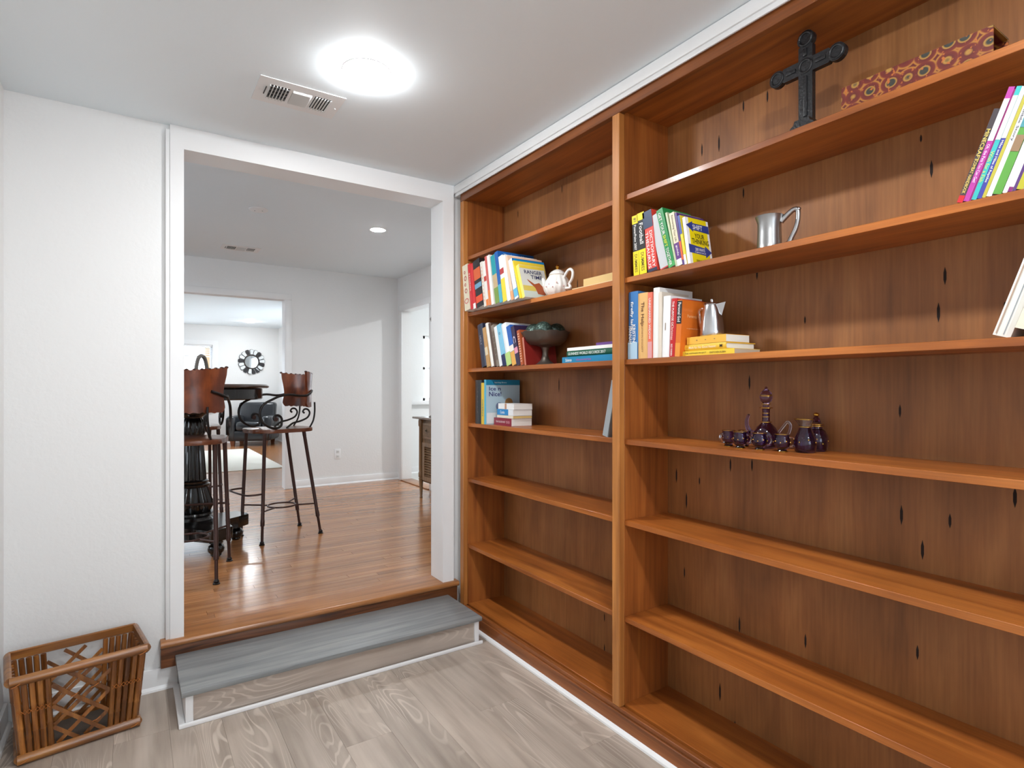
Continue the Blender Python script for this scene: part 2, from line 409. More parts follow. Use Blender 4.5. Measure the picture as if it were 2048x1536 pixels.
# --- wooden edge of the raised floor
tn = sroot('trim_2')
bm = B()
arc = [(2.985 + 0.015 * math.cos(a), 0.205 + 0.015 * math.sin(a)) for a in [PI / 2 + i * PI / 8 for i in range(9)]]
prism(bm, [(3.16, 0.22)] + arc + [(3.16, 0.19)], 0.104, 1.597, 'yz')
finish('nosing', bm, 'oak_nose', tn, smooth=True, angle=30)
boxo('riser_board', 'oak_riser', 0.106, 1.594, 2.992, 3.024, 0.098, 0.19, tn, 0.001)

# --- baseboards
def baseboard(name, x0, x1, y0, y1, axis, out, z0=0.0, h=0.095):
    r = sroot(name)
    if axis == 'x':
        boxo('board', 'trim', x0, x1, min(y0, y0 + out * 0.014), max(y0, y0 + out * 0.014), z0, z0 + h, r, 0.004)
        bm = B(); prism(bm, [(y0 + out * 0.014, z0), (y0 + out * 0.028, z0), (y0 + out * 0.0265, z0 + 0.008), (y0 + out * 0.021, z0 + 0.014), (y0 + out * 0.014, z0 + 0.018)], x0, x1, 'yz')
        finish('shoe_moulding', bm, 'trim', r)
    else:
        boxo('board', 'trim', min(x0, x0 + out * 0.014), max(x0, x0 + out * 0.014), y0, y1, z0, z0 + h, r, 0.004)
        bm = B(); prism(bm, [(x0 + out * 0.014, z0), (x0 + out * 0.028, z0), (x0 + out * 0.0265, z0 + 0.008), (x0 + out * 0.021, z0 + 0.014), (x0 + out * 0.014, z0 + 0.018)], y0, y1, 'xz')
        finish('shoe_moulding', bm, 'trim', r)
    return r
baseboard('baseboard_back', XL + 0.028, 0.172, YB, 0, 'x', -1)
baseboard('baseboard_left', XL, 0, YF, YB, 'y', 1)

# --- crown above the bookcase and narrow strip along the back wall
cr = sroot('trim_3')
boxo('soffit', 'trim', 1.592, XR, YF, YB, 2.483, CS, cr)
boxo('crown_board', 'trim', 1.578, 1.592, YF, YB, 2.493, 2.538, cr, 0.003)
boxo('picture_strip', 'trim', 1.584, 1.592, YF, YB, 2.474, 2.493, cr, 0.002)
tb = sroot('trim_4')
boxo('ceiling_strip', 'trim', 0.141, 1.592, 3.006, YB, 2.506, CS, tb)

# ------------------------------------------------------------------ middle room
fm = struct(boxo('floor_middle', paint((84, 54, 34), 0.7), -2.5, XMR, 3.145, YMF + 0.12, 0.1, ZU - 0.006))
bm = B(); box(bm, 0, 1, 0, 0.0554, -0.006, 0)
strip0 = finish('plank', bm, 'oak', fm); first = True
rws = 0; y = 3.16
random.seed(11)
while y < YMF + 0.11:
    x = -0.45 - random.random() * 0.9
    while x < XMR:
        ln = 0.75 + random.random() * 0.8
        x0 = max(x, -0.5); x1 = min(x + ln, XMR)
        if x1 - x0 > 0.02:
            if first: o = strip0; first = False
            else: o = inst(strip0, fm)
            o.location = (x0, y, ZU); o.scale = (x1 - x0 - 0.0015, min(1, (YMF + 0.12 - y) / 0.057), 1)
        x += ln
    y += 0.057; rws += 1
DX0, DX1, DZ1 = -0.6, 1.423, 2.334
bm = B()
box(bm, -2.6, DX0, YMF, YMF + 0.12, 0.1, 2.8); box(bm, DX1, 2.88, YMF, YMF + 0.12, 0.1, 2.8); box(bm, DX0, DX1, YMF, YMF + 0.12, DZ1, 2.8)
struct(finish('wall_middle_far', bm, 'wall'))
t5 = sroot('trim_5')
boxo('casing_side', 'trim', DX1, DX1 + 0.07, YMF - 0.014, YMF, ZU, DZ1, t5, 0.003)
boxo('casing_head', 'trim', DX0, DX1 + 0.07, YMF - 0.014, YMF, DZ1, DZ1 + 0.07, t5, 0.003)
boxo('jamb', 'trim', DX1 - 0.004, DX1, YMF - 0.012, YMF + 0.132, ZU, DZ1, t5)
KY0, KY1, KZ1 = 5.82, 6.60, 2.29
bm = B()
box(bm, XMR, XMR + 0.12, 3.145, KY0, 0.1, 2.8); box(bm, XMR, XMR + 0.12, KY1, YMF, 0.1, 2.8); box(bm, XMR, XMR + 0.12, KY0, KY1, KZ1, 2.8)
struct(finish('wall_middle_right', bm, 'wall'))
t6 = sroot('trim_6')
boxo('casing_side', 'trim', XMR - 0.014, XMR, KY1, KY1 + 0.07, ZU, KZ1, t6, 0.003)
boxo('casing_side', 'trim', XMR - 0.014, XMR, KY0 - 0.07, KY0, ZU, KZ1, t6, 0.003)
boxo('casing_head', 'trim', XMR - 0.014, XMR, KY0 - 0.07, KY1 + 0.07, KZ1, KZ1 + 0.07, t6, 0.003)
boxo('threshold', 'oak_nose', XMR - 0.03, XMR + 0.13, KY0, KY1, ZU, ZU + 0.012, t6, 0.005)
# left wall of the middle room with an unseen window added to let in daylight
bm = B()
box(bm, -2.6, -2.5, 3.145, 4.0, 0.1, 2.8); box(bm, -2.6, -2.5, 5.8, YMF, 0.1, 2.8); box(bm, -2.6, -2.5, 4.0, 5.8, 0.1, 1.1); box(bm, -2.6, -2.5, 4.0, 5.8, 2.3, 2.8)
struct(finish('wall_middle_left', bm, 'wall'))
w2 = sroot('added_window_2')
bm = B()
for a in ((4.0, 4.05), (4.875, 4.925), (5.75, 5.8)): box(bm, -2.58, -2.52, a[0], a[1], 1.1, 2.3)
for a in ((1.1, 1.15), (2.25, 2.3)): box(bm, -2.58, -2.52, 4.0, 5.8, a[0], a[1])
finish('window_frame', bm, 'trim', w2)
boxo('pane', 'pane', -2.552, -2.548, 4.05, 4.875, 1.15, 2.25, w2); boxo('pane', 'pane', -2.552, -2.548, 4.925, 5.75, 1.15, 2.25, w2)
struct(boxo('ceiling_middle', 'ceil', -2.6, 2.88, 3.145, YMF + 0.05, CM, CM + 0.08))
baseboard('baseboard_far', DX1 + 0.07, XMR, YMF, 0, 'x', -1, ZU, 0.085)

# ------------------------------------------------------------------ living room
struct(boxo('floor_living', 'oak_far', -3.6, 3.0, YMF + 0.12, YLF + 0.1, 0.1, ZU))
LWX0, LWX1, LWZ0, LWZ1 = 0.05, 1.36, 0.95, 2.225
bm = B()
box(bm, -3.6, LWX0, YLF, YLF + 0.12, 0.1, 2.8); box(bm, LWX1, XLR + 0.1, YLF, YLF + 0.12, 0.1, 2.8)
box(bm, LWX0, LWX1, YLF, YLF + 0.12, 0.1, LWZ0); box(bm, LWX0, LWX1, YLF, YLF + 0.12, LWZ1, 2.8)
struct(finish('wall_living_far', bm, 'wall'))
bm = B()
box(bm, XLR, XLR + 0.1, YMF + 0.12, 9.4, 0.1, 2.8); box(bm, XLR, XLR + 0.1, 11.4, YLF, 0.1, 2.8); box(bm, XLR, XLR + 0.1, 9.4, 11.4, 0.1, 0.9); box(bm, XLR, XLR + 0.1, 9.4, 11.4, 2.2, 2.8)
struct(finish('wall_living_right', bm, 'wall'))
w6 = sroot('window_6')
bm = B()
for a in ((9.4, 9.46), (10.37, 10.43), (11.34, 11.4)): box(bm, XLR + 0.03, XLR + 0.08, a[0], a[1], 0.9, 2.2)
for a in ((0.9, 0.96), (2.14, 2.2)): box(bm, XLR + 0.03, XLR + 0.08, 9.4, 11.4, a[0], a[1])
finish('window_frame', bm, 'trim', w6)
for a in ((9.46, 10.37), (10.43, 11.34)): boxo('pane', 'pane', XLR + 0.053, XLR + 0.057, a[0], a[1], 0.96, 2.14, w6)
bm = B()
box(bm, -3.6, -3.5, YMF + 0.12, 8.8, 0.1, 2.8); box(bm, -3.6, -3.5, 12.0, YLF, 0.1, 2.8); box(bm, -3.6, -3.5, 8.8, 12.0, 0.1, 0.9); box(bm, -3.6, -3.5, 8.8, 12.0, 2.3, 2.8)
struct(finish('wall_living_left', bm, 'wall'))
bm = B(); box(bm, -3.6, -2.6, YMF, YMF + 0.12, 0.1, 2.8); struct(finish('wall_living_near', bm, 'wall'))
w3 = sroot('added_window_3')  # out of view, added to bring daylight into the living room
bm = B()
for a in ((8.8, 8.86), (9.84, 9.9), (10.9, 10.96), (11.94, 12.0)): box(bm, -3.58, -3.52, a[0], a[1], 0.9, 2.3)
for a in ((0.9, 0.96), (2.24, 2.3)): box(bm, -3.58, -3.52, 8.8, 12.0, a[0], a[1])
finish('window_frame', bm, 'trim', w3)
for a in ((8.86, 9.84), (9.9, 10.9), (10.96, 11.94)): boxo('pane', 'pane', -3.552, -3.548, a[0], a[1], 0.96, 2.24, w3)
struct(boxo('ceiling_living', 'ceil', -3.6, XLR + 0.1, YMF + 0.05, YLF + 0.1, CL, CL + 0.08))
baseboard('baseboard_living', LWX1, XLR - 0.028, YLF, 0, 'x', -1, ZU, 0.1)
baseboard('baseboard_living_right', XLR, 0, YMF + 0.2, YLF, 'y', -1, ZU, 0.1)
# visible living room window with a raised blind
w4 = sroot('window_4')
bm = B()
box(bm, LWX1, LWX1 + 0.10, YLF - 0.016, YLF, LWZ0 - 0.1, LWZ1 + 0.09); box(bm, LWX0 - 0.1, LWX0, YLF - 0.016, YLF, LWZ0 - 0.1, LWZ1 + 0.09)
box(bm, LWX0, LWX1, YLF - 0.016, YLF, LWZ1, LWZ1 + 0.09); box(bm, LWX0, LWX1, YLF - 0.03, YLF, LWZ0 - 0.1, LWZ0)
finish('window_casing', bm, 'trim', w4)
bm = B()
for a in ((LWX0, LWX0 + 0.04), (0.685, 0.725), (LWX1 - 0.04, LWX1)): box(bm, a[0], a[1], YLF + 0.05, YLF + 0.09, LWZ0, LWZ1)
for a in ((LWZ0, LWZ0 + 0.04), (1.6, 1.64), (LWZ1 - 0.04, LWZ1)): box(bm, LWX0, LWX1, YLF + 0.05, YLF + 0.09, a[0], a[1])
finish('window_frame', bm, 'trim', w4)
boxo('pane', 'pane', LWX0 + 0.04, 0.685, YLF + 0.068, YLF + 0.072, LWZ0 + 0.04, LWZ1 - 0.04, w4)
boxo('pane', 'pane', 0.725, LWX1 - 0.04, YLF + 0.068, YLF + 0.072, LWZ0 + 0.04, LWZ1 - 0.04, w4)
bl = thing('window_blind', 'white slatted blind pulled up in the living room window', 'blind', (0.7, YLF + 0.02, LWZ1))
boxo('head_rail', 'trim', -0.64, 0.65, -0.015, 0.015, -0.035, -0.002, bl)
s0 = boxo('slat', paint((222, 228, 236), 0.5), -0.63, 0.64, -0.022, 0.022, -0.0015, 0.0015, bl)
s0.location = (0, 0, -0.065); s0.rotation_euler = (0.35, 0, 0)
for k in range(1, 4): inst(s0, bl, (0, 0, -0.065 - 0.042 * k))
boxo('bottom_rail', 'trim', -0.63, 0.64, -0.018, 0.018, -0.245, -0.225, bl)
for sx in (-0.5, 0.52): boxo('cord', 'trim', sx - 0.002, sx + 0.002, -0.002, 0.002, -0.226, -0.035, bl)
# neighbouring house seen through that window
nh = thing('neighbour_house', 'tan brick house wall, darkened as shade, outside the living room window', 'building', (3.2, 18.5, 0))
boxo('wall', rough_paint('tan_brick_shaded', (128, 104, 74), 9, 0.3, 0.01, 0.8), -1.45, 4.0, 0, 0.3, 0, 3.6, nh)  # brick colour darkened to stand in for shade under the eave
boxo('eave', paint((240, 240, 236), 0.6), -1.6, 4.2, -0.4, 0.4, 3.6, 3.8, nh)

# ------------------------------------------------------------------ kitchen side room
struct(boxo('floor_kitchen', paint((205, 203, 198), 0.35), XMR + 0.12, 6.2, 3.6, 7.2, 0.1, ZU))
bm = B()
KWX0, KWX1, KWZ0, KWZ1 = 3.245, 4.4, 1.18, 2.05
box(bm, XMR, KWX0, 7.06, 7.18, 0.1, 2.8); box(bm, KWX1, 6.2, 7.06, 7.18, 0.1, 2.8); box(bm, KWX0, KWX1, 7.06, 7.18, 0.1, KWZ0); box(bm, KWX0, KWX1, 7.06, 7.18, KWZ1, 2.8)
struct(finish('wall_kitchen_far', bm, 'wall'))
struct(boxo('wall_kitchen_right', 'wall', 6.1, 6.2, 3.6, 7.2, 0.1, 2.8))
struct(boxo('wall_kitchen_near', 'wall', 2.88, 6.2, 3.6, 3.7, 0.1, 2.8))
struct(boxo('wall_kitchen_left', 'wall', XMR, XMR + 0.12, YMF, 7.06, 0.1, 2.8))
struct(boxo('ceiling_kitchen', 'ceil', 2.88, 6.2, 3.6, 7.2, CM, CM + 0.08))
w5 = sroot('window_5')
bm = B()
for a in ((KWX0, KWX0 + 0.035), (3.8, 3.84), (KWX1 - 0.035, KWX1)): box(bm, a[0], a[1], 7.08, 7.12, KWZ0, KWZ1)
for a in ((KWZ0, KWZ0 + 0.035), (1.60, 1.63), (KWZ1 - 0.035, KWZ1)): box(bm, KWX0, KWX1, 7.08, 7.12, a[0], a[1])
finish('window_frame', bm, 'trim', w5)
boxo('window_sill', 'trim', KWX0 - 0.28, KWX1 + 0.08, 7.0, 7.06, KWZ0 - 0.05, KWZ0, w5, 0.004)
boxo('pane', 'pane', KWX0 + 0.035, 3.8, 7.098, 7.102, KWZ0 + 0.035, KWZ1 - 0.035, w5); boxo('pane', 'pane', 3.84, KWX1 - 0.035, 7.098, 7.102, KWZ0 + 0.035, KWZ1 - 0.035, w5)
baseboard('baseboard_kitchen', XMR + 0.12, 6.1, 7.06, 0, 'x', -1, ZU, 0.085)

# ================================================================== LIGHTS (real fixtures)
def downlight(label, loc, strength, r=0.078, col=(0.95, 0.98, 1.0, 1), drop=0.018):
    t = thing('recessed_light', label, 'light', loc)
    bm = B(); lathe(bm, [(r, -0.0015), (r + 0.010, -0.0022), (r + 0.012, 0.0), (r, 0.0), (r, -0.0015)], 40)
    finish('trim_ring', bm, 'trim', t, smooth=True)
    bm = B(); lathe(bm, [(r, -0.002), (r * 0.97, -drop * 0.6), (r * 0.75, -drop), (0, -drop * 1.15)], 32)
    finish('lens', bm, emit('lamp_lens', col, strength), t, smooth=True)
    return t
downlight('bright round ceiling light beside the vent above the step', (0.735, 2.10, CS), LAMP_STUDY)
downlight('round ceiling light above the camera, outside the picture', (0.735, 0.25, CS), LAMP_STUDY)
downlight('round ceiling light at the rear of the study, outside the picture', (0.735, -1.6, CS), LAMP_STUDY)
downlight('small lit round ceiling light in the room beyond the opening', (1.76, 4.75, CM), LAMP_MID, 0.060, drop=0.004)
downlight('round ceiling light on the hidden left side of the middle room', (-0.9, 4.75, CM), LAMP_MID, 0.060, drop=0.004)
downlight('glowing ceiling light in the far living room above the mirror wall', (1.887, 11.99, CL), LAMP_LIVING, 0.085)
downlight('ceiling light on the hidden left side of the living room', (-1.0, 11.0, CL), LAMP_LIVING, 0.085)
downlight('ceiling light in the kitchen beyond the side doorway', (4.25, 5.45, CM), LAMP_KITCHEN, 0.078)

# ================================================================== CEILING FITTINGS
def vent(label, cx, cy, z, sx, sy):
    t = thing('ceiling_vent', label, 'vent', (cx, cy, z))
    hx, hy = sx / 2, sy / 2; dk = paint((52, 52, 54), 0.7)
    # three grille fields along x
    fx = [(-0.36 * sx, -0.135 * sx), (-0.10 * sx, 0.125 * sx), (0.16 * sx, 0.37 * sx)]; fy = (-0.27 * sy, 0.27 * sy)
    bm = B(); z0, z1 = -0.0035, -0.001
    box(bm, -hx, hx, -hy, fy[0], z0, z1); box(bm, -hx, hx, fy[1], hy, z0, z1)
    xs = [-hx] + [v for f in fx for v in f] + [hx]
    for a in range(0, len(xs), 2): box(bm, xs[a], xs[a + 1], fy[0], fy[1], z0, z1)
    finish('frame', bm, 'trim', t)
    boxo('duct', dk, fx[0][0] - 0.005, fx[2][1] + 0.005, fy[0], fy[1], -0.0012, -0.0004, t)
    white = paint((214, 214, 212), 0.4)
    # left field: slats across + inner bars; middle: slats lengthwise; right: slats across
    n = 6; step = (fx[0][1] - fx[0][0]) / n
    s = boxo('slat', white, -0.0016, 0.0016, fy[0], fy[1], -0.004, 0.004, t); s.location = (fx[0][0], 0, -0.006); s.rotation_euler = (0, 0.2, 0)
    for k in range(1, n): inst(s, t, (fx[0][0] + k * step, 0, -0.006))
    n = 4; st = (fy[1] - fy[0]) / n
    b2 = boxo('cross_slat', paint((140, 140, 140), 0.5), fx[0][0], fx[0][1], -0.0012, 0.0012, -0.002, 0.002, t); b2.location = (0, fy[0] + st * 0.5, -0.003)
    for k in range(1, n): inst(b2, t, (0, fy[0] + st * (k + 0.5), -0.003))
    n = 9; st = (fy[1] - fy[0]) / n
    s = boxo('slat', white, fx[1][0], fx[1][1], -0.0008, 0.0008, -0.005, 0.005, t); s.location = (0, fy[0] + st * 0.5, -0.006); s.rotation_euler = (0.9, 0, 0)
    for k in range(1, n): inst(s, t, (0, fy[0] + st * (k + 0.5), -0.006))
    n = 6; step = (fx[2][1] - fx[2][0]) / n
    s = boxo('slat', white, -0.004, 0.004, fy[0], fy[1], -0.001, 0.001, t); s.location = (fx[2][0] + step * 0.5, 0, -0.007); s.rotation_euler = (0, -0.5, 0)
    for k in range(1, n): inst(s, t, (fx[2][0] + step * (k + 0.5), 0, -0.007))
    boxo('damper_lever', dk, -0.405 * sx, -0.395 * sx, -0.18 * sy, 0.12 * sy, -0.009, -0.0065, t)
    for sx_ in (-0.46 * sx, 0.45 * sx):
        bm = B(); lathe(bm, [(0.004, -0.007), (0.004, -0.0085), (0, -0.009)], 10, (sx_, 0, 0)); finish('screw', bm, 'trim', t)
    return t
vent('white metal ceiling register next to the bright study light', 0.569, 2.444, CS, 0.327, 0.21)
vent('small white ceiling register in the room beyond the opening', 0.88, 6.12, CM, 0.34, 0.215)
t = thing('smoke_detector', 'flat white round cover plate on the middle room ceiling', 'smoke detector', (0.80, 4.70, CM))
bm = B(); lathe(bm, [(0.068, 0), (0.068, -0.006), (0.06, -0.012), (0, -0.013)], 32); finish('plate', bm, 'trim', t, smooth=True)
for s in (-1, 1):
    bm = B(); lathe(bm, [(0.004, -0.012), (0.004, -0.0145), (0, -0.0148)], 10, (0.025 * s, -0.012 * s, 0)); finish('screw', bm, paint((150, 150, 150), 0.4), t)
t = thing('wall_outlet', 'white double wall socket low on the far white wall', 'outlet', (2.01, YMF, 0.575))
boxo('cover_plate', 'trim', -0.037, 0.037, -0.006, 0, -0.06, 0.06, t, 0.002)
for dz in (-0.027, 0.027):
    s_ = boxo('socket', paint((226, 226, 224), 0.4), -0.018, 0.018, -0.008, -0.005, dz - 0.017, dz + 0.017, t, 0.002)
    bm = B(); box(bm, -0.009, -0.006, -0.0088, -0.0078, dz - 0.005, dz + 0.007); box(bm, 0.006, 0.009, -0.0088, -0.0078, dz - 0.005, dz + 0.007); finish('slot', bm, paint((60, 60, 60), 0.6), s_)

# ================================================================== GREY STEP
st = thing('step', 'low grey painted box step with white corner trim below the opening', 'step', (0.85, 2.8, 0))
def stp(name, mat, x0, x1, y0, y1, z0, z1, bev=0.0): return boxo(name, mat, x0 - 0.85, x1 - 0.85, y0 - 2.8, y1 - 2.8, z0, z1, st, bev)
stp('tread', 'tread', 0.160, 1.533, 2.598, 2.991, 0.127, 0.148, 0.003)
stp('riser', 'lvp_x', 0.200, 1.505, 2.634, 2.645, 0, 0.127)
stp('corner_trim', 'trim', 0.176, 0.204, 2.624, 2.645, 0.0, 0.127, 0.002)
stp('corner_trim', 'trim', 1.502, 1.528, 2.624, 2.645, 0.0, 0.127, 0.002)
stp('side_panel', 'trim', 0.176, 0.190, 2.645, 2.991, 0, 0.127, 0.001)
stp('side_panel', 'trim', 1.514, 1.528, 2.645, 2.991, 0, 0.127, 0.001)
stp('base_trim', 'trim', 0.152, 1.545, 2.610, 2.624, 0, 0.017, 0.004)
stp('base_trim', 'trim', 0.152, 0.176, 2.624, 2.991, 0, 0.017, 0.004)

# ================================================================== BOOKCASE
SH = [2.115, 1.787, 1.463, 1.147, 0.826, 0.443, 0.096]
XF, XS, XBK = 1.600, 1.629, 1.881      # stile face, shelf front, back panel face
Y_L, Y_M0, Y_M1, Y_R = 2.9266, 1.6925, 1.6515, -0.45
bc = thing('bookcase', 'tall reddish-brown built-in wooden bookcase filling the right wall', 'bookcase', (1.74, 1.26, 0))
def bk(name, mat, x0, x1, y0, y1, z0, z1, bev=0.0012): return boxo(name, mat, x0 - 1.74, x1 - 1.74, y0 - 1.26, y1 - 1.26, z0, z1, bc, bev, 1)
bk('back_panel', 'back', XBK, XBK + 0.012, Y_R, 2.966, 0.0, 2.482)
for (a, b) in ((Y_L, 2.966), (Y_M1, Y_M0), (Y_R - 0.04, Y_R)):
    bk('stile', 'stile', XF, XS, a, b, 0.09, 2.437, 0.002)
    bk('upright', 'upright', XS, XBK, a, b, 0.0, 2.482)
bk('top_rail', 'railw', XF, XS, Y_R - 0.04, 2.966, 2.437, 2.482, 0.002)
bk('top_panel', 'shelf', XS, XBK, Y_R, Y_L, 2.446, 2.466)
bk('plinth', 'railw', 1.594, 1.625, Y_R - 0.04, 2.966, 0.0, 0.072, 0.002)
bk('plinth_cap', 'railw', 1.602, 1.623, Y_R - 0.04, 2.966, 0.072, 0.090, 0.002)
bm = B(); prism(bm, [(1.594 - 1.74, 0), (1.579 - 1.74, 0), (1.580 - 1.74, 0.008), (1.585 - 1.74, 0.014), (1.594 - 1.74, 0.018)], Y_R - 0.04 - 1.26, 2.966 - 1.26, 'xz'); finish('shoe_moulding', bm, 'trim', bc)
for z in SH:
    bk('shelf', 'shelf', XS, XBK, Y_M0, Y_L, z - 0.021, z)
    bk('shelf', 'shelf', XS, XBK, Y_R, Y_M1, z - 0.021, z)
# dark mineral slits in the plywood
slits = [(1404,300,26),(1438,287,34),(1487,212,24),(1535,193,24),(1487,386,22),(1842,277,16),(1863,338,36),(1890,552,36),(1877,625,40),(1514,548,24),(1800,822,26),(1499,765,30),(1353,951,30),(1399,962,16),(1373,1001,34),(1461,930,28),(1504,930,26),(1803,1030,40),(1900,1042,30),(2030,995,42),(1845,1100,40),(1369,1145,22),(1479,1250,34),(1611,1282,30),(1835,1305,30),(1440,1384,38),(1470,1452,22),(1209,1300,26),(1209,1235,18),(1124,378,18),(1036,428,16),(1155,568,20),(1118,770,30),(1785,255,14),(2010,610,14),(1610,640,16)]
def on_back(px, py, X=XBK):
    T = math.radians(33.5); u = (px - 1024) / 1147; v = -(py - 776) / 1147
    dx = math.sin(T) + u * math.cos(T); dy = math.cos(T) - u * math.sin(T); k = X / dx
    return k * dy, 1.35 + k * v, k
slit0 = None
for (px, py, h) in slits:
    y, z, k = on_back(px, py); hh = h * k / 1147
    if slit0 is None:
        bm = B(); prism(bm, [(0, -0.5), (0.5, -0.2), (0.5, 0.2), (0, 0.5), (-0.5, 0.2), (-0.5, -0.2)], -0.0006, 0.001, 'yz')
        slit0 = finish('grain_slit', bm, 'slit', bc); o = slit0
    else: o = inst(slit0, bc)
    o.location = (XBK - 1.74, y - 1.26, z); o.scale = (1, 0.0058 * (0.6 + h / 60), hh)

# ================================================================== BOOKS
def book(name, label, x, y, z, w, t, h, lean=0.0, cover=(120, 120, 120), spine=None, back=None, pages='pages_w', flat=False, yaw=0.0, bands=(), texts=(), art=(), hard=False, group=None, rnd=0.0):
    """spine faces -x. local axes: x depth (0..w), y thickness, z height. lean>0 tips the top away from the camera (+y)"""
    a = math.radians(lean)
    if flat: rot = (-PI / 2, 0, yaw); loc = (x, y, z + t / 2)
    else: rot = (-a, 0, yaw); loc = (x, y, z + abs(math.sin(a)) * t / 2 + 0.0003)
    r = thing(name, label, 'book', loc, rot=rot, group=group)
    if flat:
        r.rotation_mode = 'XYZ'
    ct = 0.0025 if hard else 0.0012; ov = 0.003 if hard else 0.0; th = t / 2
    bm = B()
    # one folded cover: spine and two boards
    prof = [(0, th), (w, th), (w, th - ct), (ct, th - ct), (ct, -th + ct), (w, -th + ct), (w, -th), (0, -th)]
    if hard and t > 0.02:
        prof = [(0.004, th), (w, th), (w, th - ct), (ct + 0.004, th - ct), (ct, 0.0), (ct + 0.004, -th + ct), (w, -th + ct), (w, -th), (0.004, -th), (0.0008, -th * 0.5), (0, 0), (0.0008, th * 0.5)]
    prism(bm, prof, 0, h, 'xy')
    finish('cover', bm, paint(cover, 0.36, coat=0.1), r)
    pm = M[pages] if isinstance(pages, str) else paint(pages, 0.8)
    boxo('pages', pm, ct + 0.0004 if not (hard and t > 0.02) else 0.0065, w - ov - 0.0008, -th + ct, th - ct, ov + 0.0004, h - ov - 0.0004, r)
    if spine: boxo('spine_panel', paint(spine, 0.4), -0.0006, 0.0, -th, th, 0, h, r)
    for (z0, z1, c) in bands: boxo('spine_band', paint(c, 0.4), -0.0011, -0.0004, -th + 0.0002, th - 0.0002, z0 * h, z1 * h, r)
    for (x0, x1, z0, z1, c) in art: boxo('cover_panel', paint(c, 0.4), x0 * w, x1 * w, -th - 0.0007, -th, z0 * h, z1 * h, r)
    for tx in texts:
        face, body, frac, ht, c0, c1, c = tx[:7]
        if face == 'spine': lettering(r, body, 'spine', frac * h, ht, (-0.0014, c1, c0 * h), c)
        else: lettering(r, body, 'cover', frac * w, ht, (c0 * w, -th - 0.0011, c1 * h), c)
    return r
W_ = (238, 236, 232)
